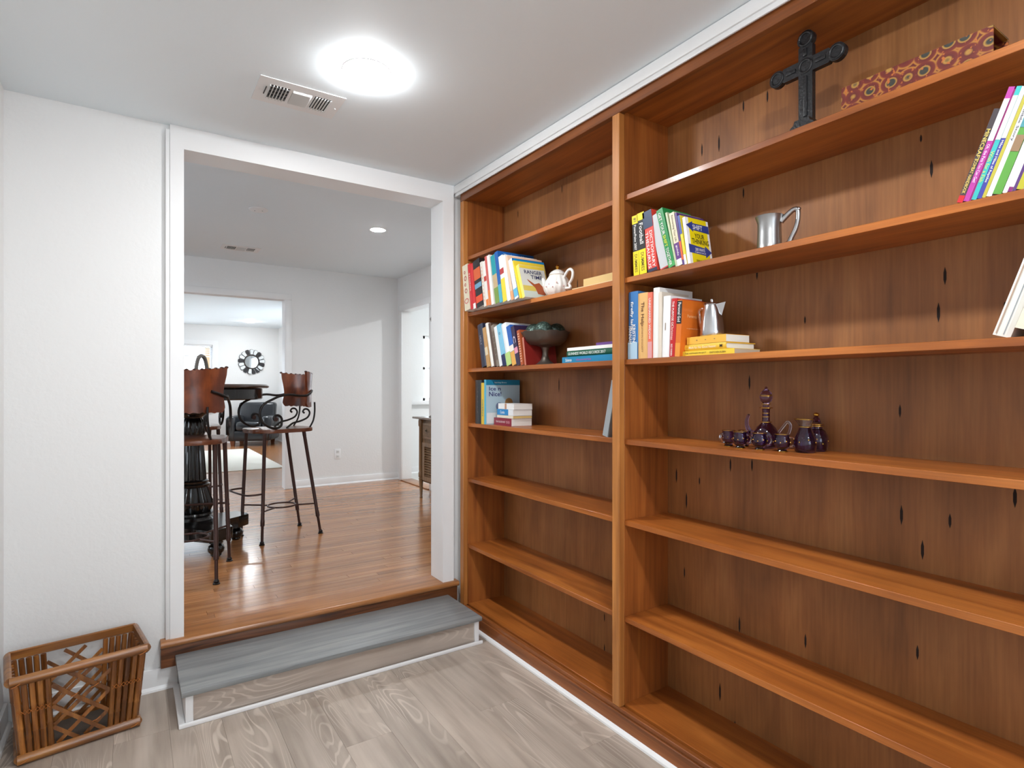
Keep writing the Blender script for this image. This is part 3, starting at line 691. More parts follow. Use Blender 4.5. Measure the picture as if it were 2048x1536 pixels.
# ---- bay by the opening, second shelf: children's books leaning away
z = SH[1]; K = 1.58 / 1.60
def row(shelfz, X, items, depth=None):
    prev = None
    for it in items:
        nm, lab, yc, t, h, ln, w, kw = it
        y_far = yc + t / 2 / math.cos(math.radians(ln)); y_near = yc - t / 2 / math.cos(math.radians(ln))
        if prev is not None and ln > 0:
            pn, pl_, ph = prev; hm = min(ph, h)
            lim = min(pn + 0.0004, pn - hm * (math.tan(math.radians(ln)) - math.tan(math.radians(pl_))) - 0.0004)
            y_far = min(y_far, lim)
            if y_far - y_near < 0.008: y_near = y_far - 0.008
        t = (y_far - y_near) * math.cos(math.radians(ln)); yc = (y_far + y_near) / 2
        prev = (y_near, ln, h)
        book(nm, lab, X, yc, shelfz, w, t, h, ln, **kw)
row(z, 1.58, [
 ('picture_book', 'cream picture book with red flower print, leftmost on its shelf', 2.8801 * K, 0.060, 0.262, 7.0, 0.23, dict(cover=(226, 214, 186), texts=[('spine', 'o O o O', 0.5, 0.03, 0.62, 0, (176, 40, 44)), ('spine', 'O', 0.12, 0.05, 0.2, 0, (205, 110, 100))])),
 ('picture_book', 'thin red hardcover beside the cream floral picture book', 2.8255 * K, 0.029, 0.262, 8.3, 0.22, dict(cover=(206, 32, 40), texts=[('spine', 'STORIES', 0.4, 0.010, 0.6, 0, (240, 220, 210))])),
 ('picture_book', 'red paperback squeezed between red hardcover and black picture book', 2.7944 * K, 0.028, 0.258, 8.9, 0.22, dict(cover=(216, 44, 46), bands=[(0.0, 0.12, W_)])),
 ('picture_book', 'black picture book with orange patches near the left end', 2.7355 * K, 0.070, 0.268, 10.4, 0.22, dict(cover=(34, 28, 30), bands=[(0.58, 0.82, (214, 96, 48)), (0.4, 0.5, (110, 160, 190)), (0.1, 0.24, (226, 80, 40))])),
 ('picture_book', 'slim white book with orange dotted spine on the teapot shelf', 2.6806 * K, 0.024, 0.25, 10.6, 0.2, dict(cover=(232, 226, 214), texts=[('spine', '::::::::::', 0.8, 0.008, 0.5, 0, (216, 104, 40))])),
 ('picture_book', 'slim white book with red spine mark on the teapot shelf', 2.6544 * K, 0.024, 0.248, 10.0, 0.2, dict(cover=(236, 232, 226), bands=[(0.55, 0.66, (190, 60, 50)), (0.0, 0.14, (226, 128, 60))])),
 ('picture_book', 'tall pinkish-red slim book on the teapot shelf', 2.6286 * K, 0.024, 0.272, 10.6, 0.21, dict(cover=(206, 96, 88), bands=[(0.0, 0.3, (222, 130, 70))])),
 ('picture_book', 'tall plain white slim book left of the teal one', 2.6031 * K, 0.024, 0.272, 10.6, 0.21, dict(cover=(240, 238, 232))),
 ('picture_book', 'picture book with teal upper spine and brown lower spine', 2.5541 * K, 0.040, 0.262, 11.4, 0.21, dict(cover=(196, 170, 130), bands=[(0.6, 1.0, (24, 150, 160)), (0.0, 0.32, (120, 150, 70))])),
 ('picture_book', 'tall blue book whose cover rises above its neighbours', 2.5167 * K, 0.030, 0.275, 11.4, 0.23, dict(cover=(20, 92, 168), bands=[(0.0, 0.35, (80, 170, 190))], texts=[('cover', 'Thank you, Mom', 0.7, 0.017, 0.5, 0.93, (170, 200, 226))])),
 ('picture_book', 'yellow and white spined book behind the small grey cover book', 2.4809 * K, 0.036, 0.245, 11.4, 0.2, dict(cover=(238, 236, 228), bands=[(0.0, 0.5, (232, 208, 60)), (0.6, 0.72, (178, 60, 60))])),
 ('picture_book', 'plain white paperback in the middle of the teapot shelf row', 2.4457 * K, 0.029, 0.242, 12.4, 0.2, dict(cover=(242, 240, 238))),
 ('picture_book', 'peach coloured book with its top edge showing', 2.4150 * K, 0.028, 0.236, 14.6, 0.215, dict(cover=(232, 196, 168), bands=[(0.0, 0.2, (230, 160, 110))])),
 ('picture_book', 'pale blue and white book with blue cover top', 2.3776 * K, 0.040, 0.213, 16.9, 0.2, dict(cover=(28, 112, 178), spine=(226, 232, 238), bands=[(0.05, 0.25, (96, 176, 210))], art=[(0.05, 0.95, 0.9, 0.97, (16, 140, 190))])),
 ('picture_book', 'thin yellow book just behind the small grey cover book', 2.3472 * K, 0.014, 0.206, 18.6, 0.19, dict(cover=(236, 206, 62))),
])
rb = book('picture_book', 'small book with pale cover titled RANGER TIME beside the teapot', 1.59, 2.3273 * K, z, 0.155, 0.02, 0.178, 19.0, (214, 214, 206), spine=(240, 222, 110), texts=[('cover', 'RANGER', 0.7, 0.021, 0.52, 0.79, (44, 52, 92)), ('cover', 'TIME', 0.46, 0.021, 0.62, 0.64, (44, 52, 92))], art=[(0.02, 0.98, 0.9, 0.99, (238, 208, 74)), (0.02, 0.98, 0.02, 0.2, (196, 206, 196)), (0.02, 0.5, 0.2, 0.36, (214, 190, 90))])
bm = B(); prism(bm, [(0.085, 0.022), (0.125, 0.018), (0.138, 0.03), (0.128, 0.06), (0.105, 0.085), (0.075, 0.075), (0.035, 0.10), (0.04, 0.09), (0.075, 0.055)], -0.0112, -0.0105, 'xz'); finish('cover_picture', bm, paint((168, 82, 44), 0.5), rb)
# ---- flat books right of the teapot
book('flat_book', 'wide thin tan book lying flat under another behind the teapot', 1.665, 1.705, z, 0.20, 0.013, 0.315, flat=True, cover=(226, 206, 160), pages=(236, 226, 200), spine=(222, 196, 150))
book('flat_book', 'thick yellowed book lying on top of the thin one behind the teapot', 1.672, 1.705, z + 0.0135, 0.19, 0.032, 0.245, flat=True, cover=(200, 160, 100), pages=(222, 190, 130), spine=(216, 184, 122))

# ---- bay by the opening, third shelf: row leaning left
z = SH[2]
row(z, 1.635, [
 ('novel', 'dark navy leather-look book, leftmost beside the bowl shelf upright', 2.7550, 0.058, 0.246, 12.1, 0.17, dict(cover=(38, 44, 66), hard=True, texts=[('spine', 'HOLY', 0.22, 0.022, 0.62, 0, (150, 150, 160))])),
 ('novel', 'tan and orange spined paperback beside the navy book', 2.7061, 0.030, 0.226, 13.0, 0.15, dict(cover=(196, 150, 92), bands=[(0.3, 0.5, (230, 214, 180))])),
 ('novel', 'white book with rounded top beside the brown spines', 2.6691, 0.032, 0.25, 15.0, 0.17, dict(cover=(236, 232, 224), hard=True)),
 ('novel', 'dark brown book with worn spine on the bowl shelf', 2.6362, 0.028, 0.247, 15.2, 0.17, dict(cover=(84, 62, 50), hard=True)),
 ('novel', 'grey-brown striped book on the bowl shelf', 2.6061, 0.027, 0.234, 15.2, 0.16, dict(cover=(140, 126, 112), texts=[('spine', '=====', 0.7, 0.016, 0.5, 0, (90, 76, 66))])),
 ('novel', 'white paperback left of the light blue spine', 2.5756, 0.028, 0.223, 15.6, 0.15, dict(cover=(238, 238, 236))),
 ('novel', 'light blue book with navy foot and small round mark', 2.5404, 0.036, 0.231, 16.2, 0.16, dict(cover=(132, 196, 224), bands=[(0.0, 0.27, (34, 40, 84))], texts=[('spine', 'o', 0.06, 0.014, 0.78, 0, (50, 90, 130))])),
 ('novel', 'white hardcover with pale green spine foot', 2.4945, 0.047, 0.229, 16.4, 0.19, dict(cover=(238, 240, 240), hard=True, bands=[(0.0, 0.3, (186, 216, 130))])),
 ('novel', 'book with blue sky and orange sunset spine', 2.4469, 0.038, 0.215, 16.8, 0.15, dict(cover=(36, 92, 176), bands=[(0.35, 0.5, (240, 232, 220)), (0.0, 0.34, (228, 170, 80))])),
 ('novel', 'dark purple book with looping white script on its cover', 2.4082, 0.031, 0.210, 16.8, 0.16, dict(cover=(50, 36, 66), bands=[(0.3, 0.45, (226, 150, 170))], texts=[('cover', 'eC', 0.5, 0.07, 0.4, 0.66, (226, 214, 226)), ('spine', 'C', 0.18, 0.022, 0.65, 0, (226, 214, 226))])),
 ('novel', 'rust-orange striped book left of the plain red one', 2.3786, 0.023, 0.182, 12.0, 0.14, dict(cover=(176, 84, 44), texts=[('spine', '||||||||||||', 0.8, 0.014, 0.5, 0, (226, 190, 160))])),
])
book('novel', 'plain dark red hardcover with its face showing behind the bowl stem', 1.64, 2.355, z, 0.195, 0.013, 0.142, 9.5, (124, 30, 26), hard=True, spine=(196, 120, 100))
# flat books right of the bowl
book('flat_book', 'teal-blue book at the bottom of the flat pile right of the bowl', 1.655, 1.745, z, 0.21, 0.028, 0.335, flat=True, cover=(20, 120, 164), spine=(24, 128, 172), texts=[('spine', 'Science', 0.13, 0.014, 0.86, 0, (230, 240, 244)), ('spine', 'discoveries', 0.3, 0.009, 0.55, 0, (170, 90, 170))])
book('flat_book', 'dark green book reading WORLD RECORDS 2017 in the flat pile', 1.658, 1.742, z + 0.029, 0.21, 0.026, 0.31, flat=True, cover=(16, 84, 60), hard=True, texts=[('spine', 'GUINNESS WORLD RECORDS 2017', 0.8, 0.0125, 0.56, 0, (226, 236, 230))])
book('flat_book', 'thin white book lying above the green one', 1.66, 1.745, z + 0.0555, 0.2, 0.014, 0.305, flat=True, cover=(240, 238, 234))
book('flat_book', 'purple book on top of the flat pile right of the bowl', 1.668, 1.705, z + 0.070, 0.15, 0.012, 0.158, flat=True, cover=(104, 66, 130), pages=(104, 66, 130))

# ---- bay by the opening, fourth shelf
z = SH[3]
book('binder', 'thick black upright book, leftmost on the shelf of white paperbacks', 1.635, 2.8219, z, 0.19, 0.072, 0.248, 0.0, (34, 36, 38), hard=True, texts=[('spine', '. . . . .', 0.5, 0.004, 0.5, 0, (110, 110, 110))])
book('picture_book', 'narrow yellow book beside the thick black one', 1.635, 2.7674, z, 0.16, 0.032, 0.232, 0.0, (226, 190, 60), texts=[('spine', 'GREEN', 0.4, 0.010, 0.4, 0, (90, 140, 120))])
ib = book('picture_book', 'pale blue picture book titled Ice n Nice! facing the room', 1.635, 2.7397, z, 0.225, 0.020, 0.249, 0.0, (176, 200, 212), spine=(84, 176, 206), texts=[('cover', 'Ice n', 0.34, 0.022, 0.25, 0.80, (44, 40, 110)), ('cover', 'Nice!', 0.36, 0.026, 0.26, 0.68, (44, 40, 110)), ('cover', 'learning library', 0.36, 0.010, 0.42, 0.935, (200, 226, 234))], art=[(0.0, 1.0, 0.88, 1.0, (26, 124, 160)), (0.02, 0.4, 0.02, 0.26, (222, 226, 226)), (0.45, 0.98, 0.02, 0.2, (150, 186, 206))])
bm = B(); lathe(bm, [(0.026, -0.0008), (0.026, 0.0008), (0, 0.0008)], 20)
for f in bm.verts: f.co = Vector((f.co.x + 0.15, -0.0108 + f.co.z, f.co.y + 0.12))
finish('cover_picture', bm, paint((176, 130, 76), 0.5), ib)
bm = B(); lathe(bm, [(0.022, -0.0008), (0.022, 0.0008), (0, 0.0008)], 20)
for f in bm.verts: f.co = Vector((f.co.x + 0.085, -0.0108 + f.co.z, f.co.y + 0.10))
finish('cover_picture', bm, paint((120, 130, 160), 0.5), ib)
yw = math.radians(-3)
book('paperback', 'maroon paperback at the bottom of the small flat pile', 1.665, 2.522, z, 0.128, 0.040, 0.19, flat=True, yaw=yw, cover=(140, 30, 56), texts=[('spine', 'TEXAS BLUEBONNET', 0.55, 0.010, 0.6, 0, (232, 210, 214)), ('spine', 'oo', 0.2, 0.014, 0.18, 0, (214, 160, 170))])
book('paperback', 'thin cream paperback above the maroon one', 1.672, 2.516, z + 0.041, 0.118, 0.014, 0.172, flat=True, yaw=yw, cover=(236, 228, 206), pages=(220, 190, 120))
book('paperback', 'bright blue and white paperback in the small flat pile', 1.672, 2.515, z + 0.056, 0.118, 0.032, 0.172, flat=True, yaw=yw, cover=(236, 238, 240), bands=[(0.3, 1.0, (40, 136, 200))], texts=[('spine', 'Cooks', 0.28, 0.016, 0.66, 0, (240, 244, 246))])
book('paperback', 'white paperback on top of the small flat pile', 1.674, 2.512, z + 0.089, 0.116, 0.030, 0.168, flat=True, yaw=yw, cover=(240, 240, 238), bands=[(0.45, 0.56, (196, 150, 120))])
book('album', 'grey slab-like book leaning against the middle upright', 1.632, 1.768, z, 0.17, 0.030, 0.235, -13.5, (150, 156, 160), hard=True, pages=(168, 172, 174), spine=(156, 162, 166))

# ---- long bay, second shelf from the top group: paperbacks
z = SH[1]
book('guidebook', 'black and yellow PowerPoint 2007 guidebook, leftmost of the paperbacks', 1.635, 1.5916, z, 0.17, 0.030, 0.235, 2.5, (24, 24, 26), bands=[(0.86, 1.0, (240, 214, 20)), (0.0, 0.40, (240, 214, 20))], texts=[('spine', '#1', 0.07, 0.016, 0.93, 0, (30, 30, 30)), ('spine', 'PowerPoint 2007', 0.42, 0.012, 0.63, 0, W_), ('spine', 'DUMMIES', 0.3, 0.014, 0.2, 0, (90, 80, 20))])
book('guidebook', 'black and yellow Football guidebook in the paperback row', 1.635, 1.5559, z, 0.17, 0.036, 0.2386, 3.9, (24, 24, 26), bands=[(0.88, 1.0, (242, 218, 20)), (0.0, 0.40, (242, 218, 20))], texts=[('spine', 'Football', 0.34, 0.019, 0.66, 0, W_), ('spine', 'DUMMIES', 0.3, 0.016, 0.2, 0, (90, 80, 20))])
book('dictionary', 'thick red DICTIONARY THESAURUS with dark blue top', 1.635, 1.509, z, 0.16, 0.046, 0.236, 7.5, (226, 70, 58), bands=[(0.72, 1.0, (44, 62, 92)), (0.0, 0.05, (36, 42, 70))], texts=[('spine', 'DICTIONARY', 0.60, 0.014, 0.36, -0.010, W_), ('spine', 'THESAURUS', 0.60, 0.014, 0.36, 0.010, W_)])
book('handbook', 'grey-white spined book leaning beside the red dictionary', 1.638, 1.4545, z, 0.16, 0.038, 0.216, 14.5, (206, 206, 206), spine=(198, 200, 202), bands=[(0.0, 0.02, (200, 60, 60))])
book('handbook', 'green paperback titled GET YOUR SHIFT TOGETHER', 1.635, 1.4163, z, 0.16, 0.030, 0.232, 15.5, (36, 142, 76), bands=[(0.0, 0.08, (70, 170, 90))], texts=[('spine', 'GET YOUR', 0.38, 0.013, 0.75, 0.003, W_), ('spine', 'SHIFT', 0.2, 0.013, 0.45, 0.003, (214, 230, 60)), ('spine', 'TOGETHER', 0.30, 0.013, 0.18, 0.003, W_)])
book('handbook', 'thin pale green book in the paperback row', 1.635, 1.3960, z, 0.15, 0.008, 0.212, 13.4, (196, 206, 170))
book('handbook', 'cream and purple paperback in the middle of the row', 1.635, 1.3800, z, 0.15, 0.022, 0.202, 11.6, (234, 222, 190), bands=[(0.12, 0.42, (98, 44, 128)), (0.0, 0.12, (238, 238, 240))], texts=[('spine', 'Reinventing Your Life', 0.5, 0.011, 0.7, 0, (120, 110, 90)), ('spine', 'guide', 0.2, 0.009, 0.28, 0, W_)])
book('handbook', 'narrow purple and orange spined book behind the arrow cover', 1.635, 1.3635, z, 0.15, 0.008, 0.198, 11.0, (86, 56, 128), bands=[(0.1, 0.45, (228, 96, 44))])
book('handbook', 'narrow blue and yellow spined book behind the arrow cover', 1.635, 1.3535, z, 0.145, 0.010, 0.184, 10.6, (232, 214, 60), bands=[(0.62, 1.0, (60, 80, 160)), (0.0, 0.2, (232, 232, 236))])
sb = book('handbook', 'yellow paperback with blue arrows titled SHIFT YOUR THINKING', 1.637, 1.341, z, 0.125, 0.012, 0.172, 8.5, (240, 240, 240), art=[(0.12, 0.9, 0.0, 1.0, (236, 214, 16))])
def art_poly(par, pts, rgb, w, h, t):
    bm = B(); prism(bm, [(a * w, b * h) for a, b in pts], -t / 2 - 0.0013, -t / 2 - 0.0007, 'xz'); return finish('cover_arrow', bm, paint(rgb, 0.4), par)
art_poly(sb, [(0.0, 0.83), (0.28, 0.93), (0.28, 0.89), (0.98, 0.89), (0.98, 0.72), (0.28, 0.74), (0.28, 0.70)], (44, 62, 140), 0.125, 0.172, 0.012)
art_poly(sb, [(0.02, 0.42), (0.72, 0.38), (0.72, 0.43), (1.0, 0.31), (0.72, 0.17), (0.72, 0.22), (0.02, 0.24)], (44, 62, 140), 0.125, 0.172, 0.012)
for (s_, ln_, ht_, cx_, cz_, c_) in (('SHIFT', 0.42, 0.018, 0.48, 0.81, W_), ('YOUR', 0.42, 0.018, 0.52, 0.62, (40, 38, 30)), ('THINKING', 0.74, 0.019, 0.54, 0.50, (40, 38, 30)), ('200 WAYS', 0.42, 0.011, 0.48, 0.325, W_), ('TO IMPROVE YOUR LIFE', 0.48, 0.005, 0.48, 0.26, W_), ('DEAN DEL SESTO', 0.5, 0.007, 0.52, 0.08, (60, 56, 20))):
    lettering(sb, s_, 'cover', ln_ * 0.125, ht_, (cx_ * 0.125, -0.006 - 0.0017, cz_ * 0.172), c_)

# ---- long bay, third shelf
z = SH[2]
row(z, 1.642, [
 ('novel', 'blue hardcover novel with white lettering, leftmost on the coffee pot shelf', 1.6200, 0.050, 0.266, 0.0, 0.17, dict(cover=(58, 118, 178), hard=True, bands=[(0.0, 0.25, (170, 200, 220))], texts=[('spine', 'firefly lane', 0.42, 0.018, 0.64, 0.004, W_), ('spine', 'KRISTIN', 0.26, 0.016, 0.38, -0.008, W_), ('spine', 'HANNAH', 0.26, 0.016, 0.36, 0.012, W_)])),
 ('novel', 'tan hardcover novel titled The Help', 1.5690, 0.050, 0.254, 0.0, 0.16, dict(cover=(226, 178, 112), hard=True, texts=[('spine', 'The Help', 0.36, 0.020, 0.68, 0, (110, 70, 40)), ('spine', 'KATHRYN STOCKETT', 0.4, 0.008, 0.3, 0, (150, 104, 60))])),
 ('novel', 'coral spined novel between tan and white books', 1.5300, 0.021, 0.251, 0.0, 0.16, dict(cover=(228, 112, 88), bands=[(0.0, 0.25, (222, 160, 160))], texts=[('spine', 'UNREMARRIED WIDOW', 0.62, 0.010, 0.6, 0, W_)])),
 ('novel', 'tallest white hardcover on the coffee pot shelf', 1.5040, 0.030, 0.264, -0.8, 0.19, dict(cover=(236, 234, 230), hard=True)),
 ('novel', 'beige-white book between two white hardcovers', 1.4815, 0.014, 0.245, -0.8, 0.15, dict(cover=(222, 210, 194))),
 ('novel', 'white book with a thin dark mark on its spine', 1.4570, 0.034, 0.226, -2.0, 0.18, dict(cover=(240, 240, 240), hard=True, texts=[('spine', '-', 0.12, 0.003, 0.5, 0, (120, 90, 50))])),
 ('novel', 'red hardcover reading THE PURPOSE OF Christmas', 1.4260, 0.026, 0.2125, -3.0, 0.15, dict(cover=(196, 34, 38), hard=True, texts=[('spine', 'THE PURPOSE OF', 0.42, 0.009, 0.74, 0, W_), ('spine', 'Christmas', 0.26, 0.012, 0.42, 0, (240, 200, 190)), ('spine', 'RICK WARREN', 0.2, 0.008, 0.12, 0, W_)])),
])
book('novel', 'orange book titled Personal God with its face behind the pot', 1.642, 1.3985, z, 0.145, 0.022, 0.204, -3.6, (222, 114, 34), bands=[(0.58, 0.98, (34, 30, 30)), (0.0, 0.24, (232, 150, 60))], texts=[('spine', 'Personal God', 0.34, 0.013, 0.78, 0, W_), ('cover', 'Personal God', 0.6, 0.012, 0.5, 0.72, (242, 180, 120)), ('cover', 'a spiritual journey', 0.6, 0.006, 0.5, 0.5, (242, 190, 140))])
book('flat_book', 'yellow book reading THE HAPPINESS PROJECT at the bottom of the yellow pile', 1.650, 1.1685, z, 0.135, 0.0185, 0.222, flat=True, yaw=math.radians(-2), cover=(240, 206, 62), pages=(196, 182, 160), texts=[('spine', 'THE HAPPINESS PROJECT', 0.42, 0.006, 0.72, 0, (110, 90, 40)), ('spine', 'GRETCHEN RUBIN', 0.3, 0.006, 0.3, 0, (110, 90, 40))])
book('flat_book', 'golden yellow book in the middle of the yellow pile', 1.652, 1.2035, z + 0.0195, 0.15, 0.022, 0.182, flat=True, yaw=math.radians(-4), cover=(238, 190, 60), hard=True, texts=[('spine', 'Made for No Good Reason', 0.66, 0.009, 0.55, 0, (246, 230, 190)), ('spine', 'M', 0.06, 0.010, 0.1, 0, (40, 34, 30))])
book('flat_book', 'amber book on top of the yellow pile, under the coffee pot', 1.655, 1.2045, z + 0.0425, 0.118, 0.026, 0.172, flat=True, yaw=math.radians(-4), cover=(242, 184, 70), texts=[('spine', '.  .  .', 0.5, 0.003, 0.5, 0, (150, 120, 80))])

# ---- long bay, second shelf, right end: thin books leaning towards the right
z = SH[1]
row(z, 1.635, [
 ('thin_book', 'charcoal MINECRAFT handbook leaning at the left of the slanted books', 0.5478, 0.0117, 0.207, -20.0, 0.15, dict(cover=(74, 66, 70), bands=[(0.0, 0.08, (206, 44, 52))], texts=[('spine', 'MINECRAFT', 0.34, 0.008, 0.62, 0, (236, 206, 110)), ('spine', 'COMBAT HANDBOOK', 0.36, 0.007, 0.28, 0, (236, 206, 110))])),
 ('thin_book', 'magenta and white spined book titled Oh, the Pets You Can Get!', 0.5354, 0.0112, 0.2477, -20.0, 0.17, dict(cover=(186, 66, 160), bands=[(0.54, 0.9, W_)], texts=[('spine', 'Oh, the Pets You Can Get!', 0.34, 0.007, 0.34, 0, (244, 220, 240))])),
 ('thin_book', 'very thin maroon book among the slanted books', 0.5278, 0.0030, 0.241, -20.0, 0.17, dict(cover=(150, 40, 110))),
 ('thin_book', 'turquoise and white spined book among the slanted books', 0.5208, 0.0096, 0.2434, -20.0, 0.17, dict(cover=(66, 184, 184), bands=[(0.54, 0.92, W_)], texts=[('spine', 'Wish for a Fish', 0.28, 0.007, 0.3, 0, (200, 226, 130))])),
 ('thin_book', 'violet-blue book titled Miles and Miles of Reptiles', 0.5105, 0.0090, 0.239, -20.0, 0.17, dict(cover=(70, 72, 160), bands=[(0.55, 1.0, W_)], texts=[('spine', 'Miles and Miles of Reptiles', 0.38, 0.006, 0.34, 0, W_)])),
 ('thin_book', 'thin olive-yellow book among the slanted books', 0.5022, 0.0066, 0.226, -20.0, 0.16, dict(cover=(190, 180, 70))),
 ('thin_book', 'white-spined book leaning before the green picture book', 0.4925, 0.0100, 0.237, -20.0, 0.18, dict(cover=(240, 238, 236), texts=[('spine', 'The Bible Story', 0.4, 0.006, 0.7, 0, (90, 90, 100))])),
 ('thin_book', 'green picture book with grassy spine near the right picture edge', 0.4780, 0.0165, 0.229, -20.0, 0.18, dict(cover=(96, 160, 70), bands=[(0.62, 1.0, (80, 150, 160)), (0.4, 0.55, (150, 120, 90))])),
 ('thin_book', 'white book with small mark after the green picture book', 0.4640, 0.0085, 0.215, -20.0, 0.17, dict(cover=(238, 236, 232), bands=[(0.6, 1.0, (66, 176, 100))])),
 ('thin_book', 'white and purple spined book at the right picture edge', 0.4550, 0.0080, 0.212, -20.0, 0.17, dict(cover=(236, 234, 232), bands=[(0.62, 1.0, (110, 60, 150)), (0.0, 0.05, (130, 40, 110))])),
 ('thin_book', 'thin purple book at the right picture edge', 0.4475, 0.0055, 0.205, -20.0, 0.17, dict(cover=(90, 56, 120))),
 ('thin_book', 'olive and white book, last one visible at the right picture edge', 0.4375, 0.0120, 0.205, -20.0, 0.17, dict(cover=(238, 236, 230), bands=[(0.0, 0.25, (184, 178, 50))])),
 ('thin_book', 'thick brown book outside the picture holding up the slanted books', 0.395, 0.045, 0.22, -20.0, 0.18, dict(cover=(90, 70, 56), hard=True)),
])
# third shelf, right end: white album and cream slab
z = SH[2]
book('album', 'white album with grey edge lines leaning at the right picture edge', 1.66, 0.478, z, 0.16, 0.034, 0.20, -18.5, (236, 234, 226), hard=True, pages=(190, 196, 200), texts=[('spine', '-', 0.95, 0.002, 0.5, -0.004, (150, 156, 160)), ('spine', '-', 0.95, 0.003, 0.5, 0.010, (176, 150, 130))])
book('album', 'thick cream album leaning beside the white one, cut by the picture edge', 1.650, 0.418, z, 0.19, 0.07, 0.24, -19.0, (232, 224, 204), hard=True, pages=(226, 216, 194))

# ================================================================== SHELF ORNAMENTS
def ring(bm, c, R, r, n=28, m=8, axis='z'):
    pts = [(c[0] + R * math.cos(2 * PI * k / n), c[1] + R * math.sin(2 * PI * k / n), c[2]) for k in range(n)]
    tube(bm, pts, r, m, closed=True)
# teapot (spout towards +y)
t = thing('teapot', 'white porcelain teapot with gold finial and fluted body', 'teapot', (1.725, 2.205, SH[1]))
bm = B(); lathe(bm, [(0, 0), (0.042, 0), (0.046, 0.004), (0.044, 0.010), (0.058, 0.022), (0.069, 0.045), (0.069, 0.060), (0.060, 0.082), (0.047, 0.100), (0.040, 0.110), (0.036, 0.112)], 64, flute=14, amp=0.07, fz=(0.012, 0.105)); finish('body', bm, 'porcelain', t, smooth=True)
bm = B(); lathe(bm, [(0.041, 0.110), (0.042, 0.113), (0.036, 0.124), (0.022, 0.134), (0.010, 0.139), (0, 0.140)], 48, flute=14, amp=0.06, fz=(0.115, 0.135)); lid = finish('lid', bm, 'porcelain', t, smooth=True)
bm = B(); lathe(bm, [(0.005, 0.138), (0.008, 0.142), (0.005, 0.147), (0.010, 0.152), (0.006, 0.160), (0, 0.164)], 16); finish('finial', bm, 'gold', lid, smooth=True)
bm = B(); tube(bm, catmull([(0, 0.056, 0.040), (0, 0.080, 0.046), (0, 0.096, 0.068), (0, 0.106, 0.094), (0, 0.120, 0.112)], 5), [0.020 - 0.0115 * i / 20 for i in range(21)], 12); finish('spout', bm, 'porcelain', t, smooth=True)
bm = B(); tube(bm, catmull([(0, -0.050, 0.092), (0, -0.075, 0.118), (0, -0.100, 0.124), (0, -0.116, 0.108), (0, -0.112, 0.080), (0, -0.092, 0.056), (0, -0.098, 0.038), (0, -0.064, 0.040)], 5), 0.0068, 10); finish('handle', bm, 'porcelain', t, smooth=True)
bm = B(); ring(bm, (0, 0, 0.111), 0.0405, 0.0012); finish('gilt_rim', bm, 'gold', t, smooth=True)
for (a, zz) in ((3.4, 0.06), (3.7, 0.045), (4.0, 0.065), (4.5, 0.05), (3.1, 0.05), (4.9, 0.062)):
    bm = B(); ellipsoid(bm, (0.0675 * math.cos(a), 0.0675 * math.sin(a), zz), (0.0032, 0.0032, 0.0040), 8, 6); finish('flower_motif', bm, paint((214, 172, 168), 0.4), t, smooth=True)
# footed bowl with three balls
bx_, by_ = 1.748, 2.335
t = thing('footed_bowl', 'dark bronze footed bowl with scalloped rim on the third shelf', 'bowl', (bx_, by_, SH[2]))
prof_o = [(0.0, 0.0), (0.050, 0.0), (0.052, 0.006), (0.040, 0.014), (0.022, 0.030), (0.015, 0.055), (0.015, 0.075), (0.022, 0.092), (0.040, 0.100)]
bm = B(); lathe(bm, prof_o, 32); finish('foot', bm, 'bronze', t, smooth=True)
bm = B(); n = 72
def bowlring(r, zz, lob):
    return [(r * (1 + lob * abs(math.cos(5 * 2 * PI * k / n))) * math.cos(2 * PI * k / n), r * (1 + lob * abs(math.cos(5 * 2 * PI * k / n))) * math.sin(2 * PI * k / n), zz + (0.004 * abs(math.cos(5 * 2 * PI * k / n)) if lob > 0.02 else 0)) for k in range(n)]
lv = [(0.02, 0.099, 0), (0.075, 0.104, 0.02), (0.102, 0.125, 0.035), (0.112, 0.150, 0.04), (0.120, 0.166, 0.045), (0.119, 0.1675, 0.045), (0.108, 0.150, 0.04), (0.098, 0.128, 0.035), (0.072, 0.109, 0.02), (0.02, 0.104, 0)]
rings = [[bm.verts.new(p) for p in bowlring(*q)] for q in lv]
for A, Q in zip(rings, rings[1:]):
    for k in range(n): bm.faces.new((A[k], A[(k + 1) % n], Q[(k + 1) % n], Q[k]))
bm.faces.new(rings[0]); bm.faces.new(rings[-1]); finish('dish', bm, 'bronze', t, smooth=True)
m, nt, b = new_mat('green_foil')
mp = coords(nt, 'obj', (60, 60, 60)); v = N(nt, 'ShaderNodeTexVoronoi'); v.feature = 'DISTANCE_TO_EDGE'; v.inputs['Scale'].default_value = 1.0; L(nt, mp, 0, v, 'Vector')
r_ = ramp(nt, [(0.0, (40, 52, 48)), (0.12, (70, 92, 84)), (0.5, (104, 128, 116))]); L(nt, v, 'Distance', r_, 0); L(nt, r_, 0, b, 'Base Color')
b.inputs['Metallic'].default_value = 0.45; b.inputs['Roughness'].default_value = 0.38
bp = N(nt, 'ShaderNodeBump'); bp.inputs['Strength'].default_value = 0.8; bp.inputs['Distance'].default_value = 0.004; L(nt, v, 'Distance', bp, 'Height'); L(nt, bp, 0, b, 'Normal')
M['foil'] = m
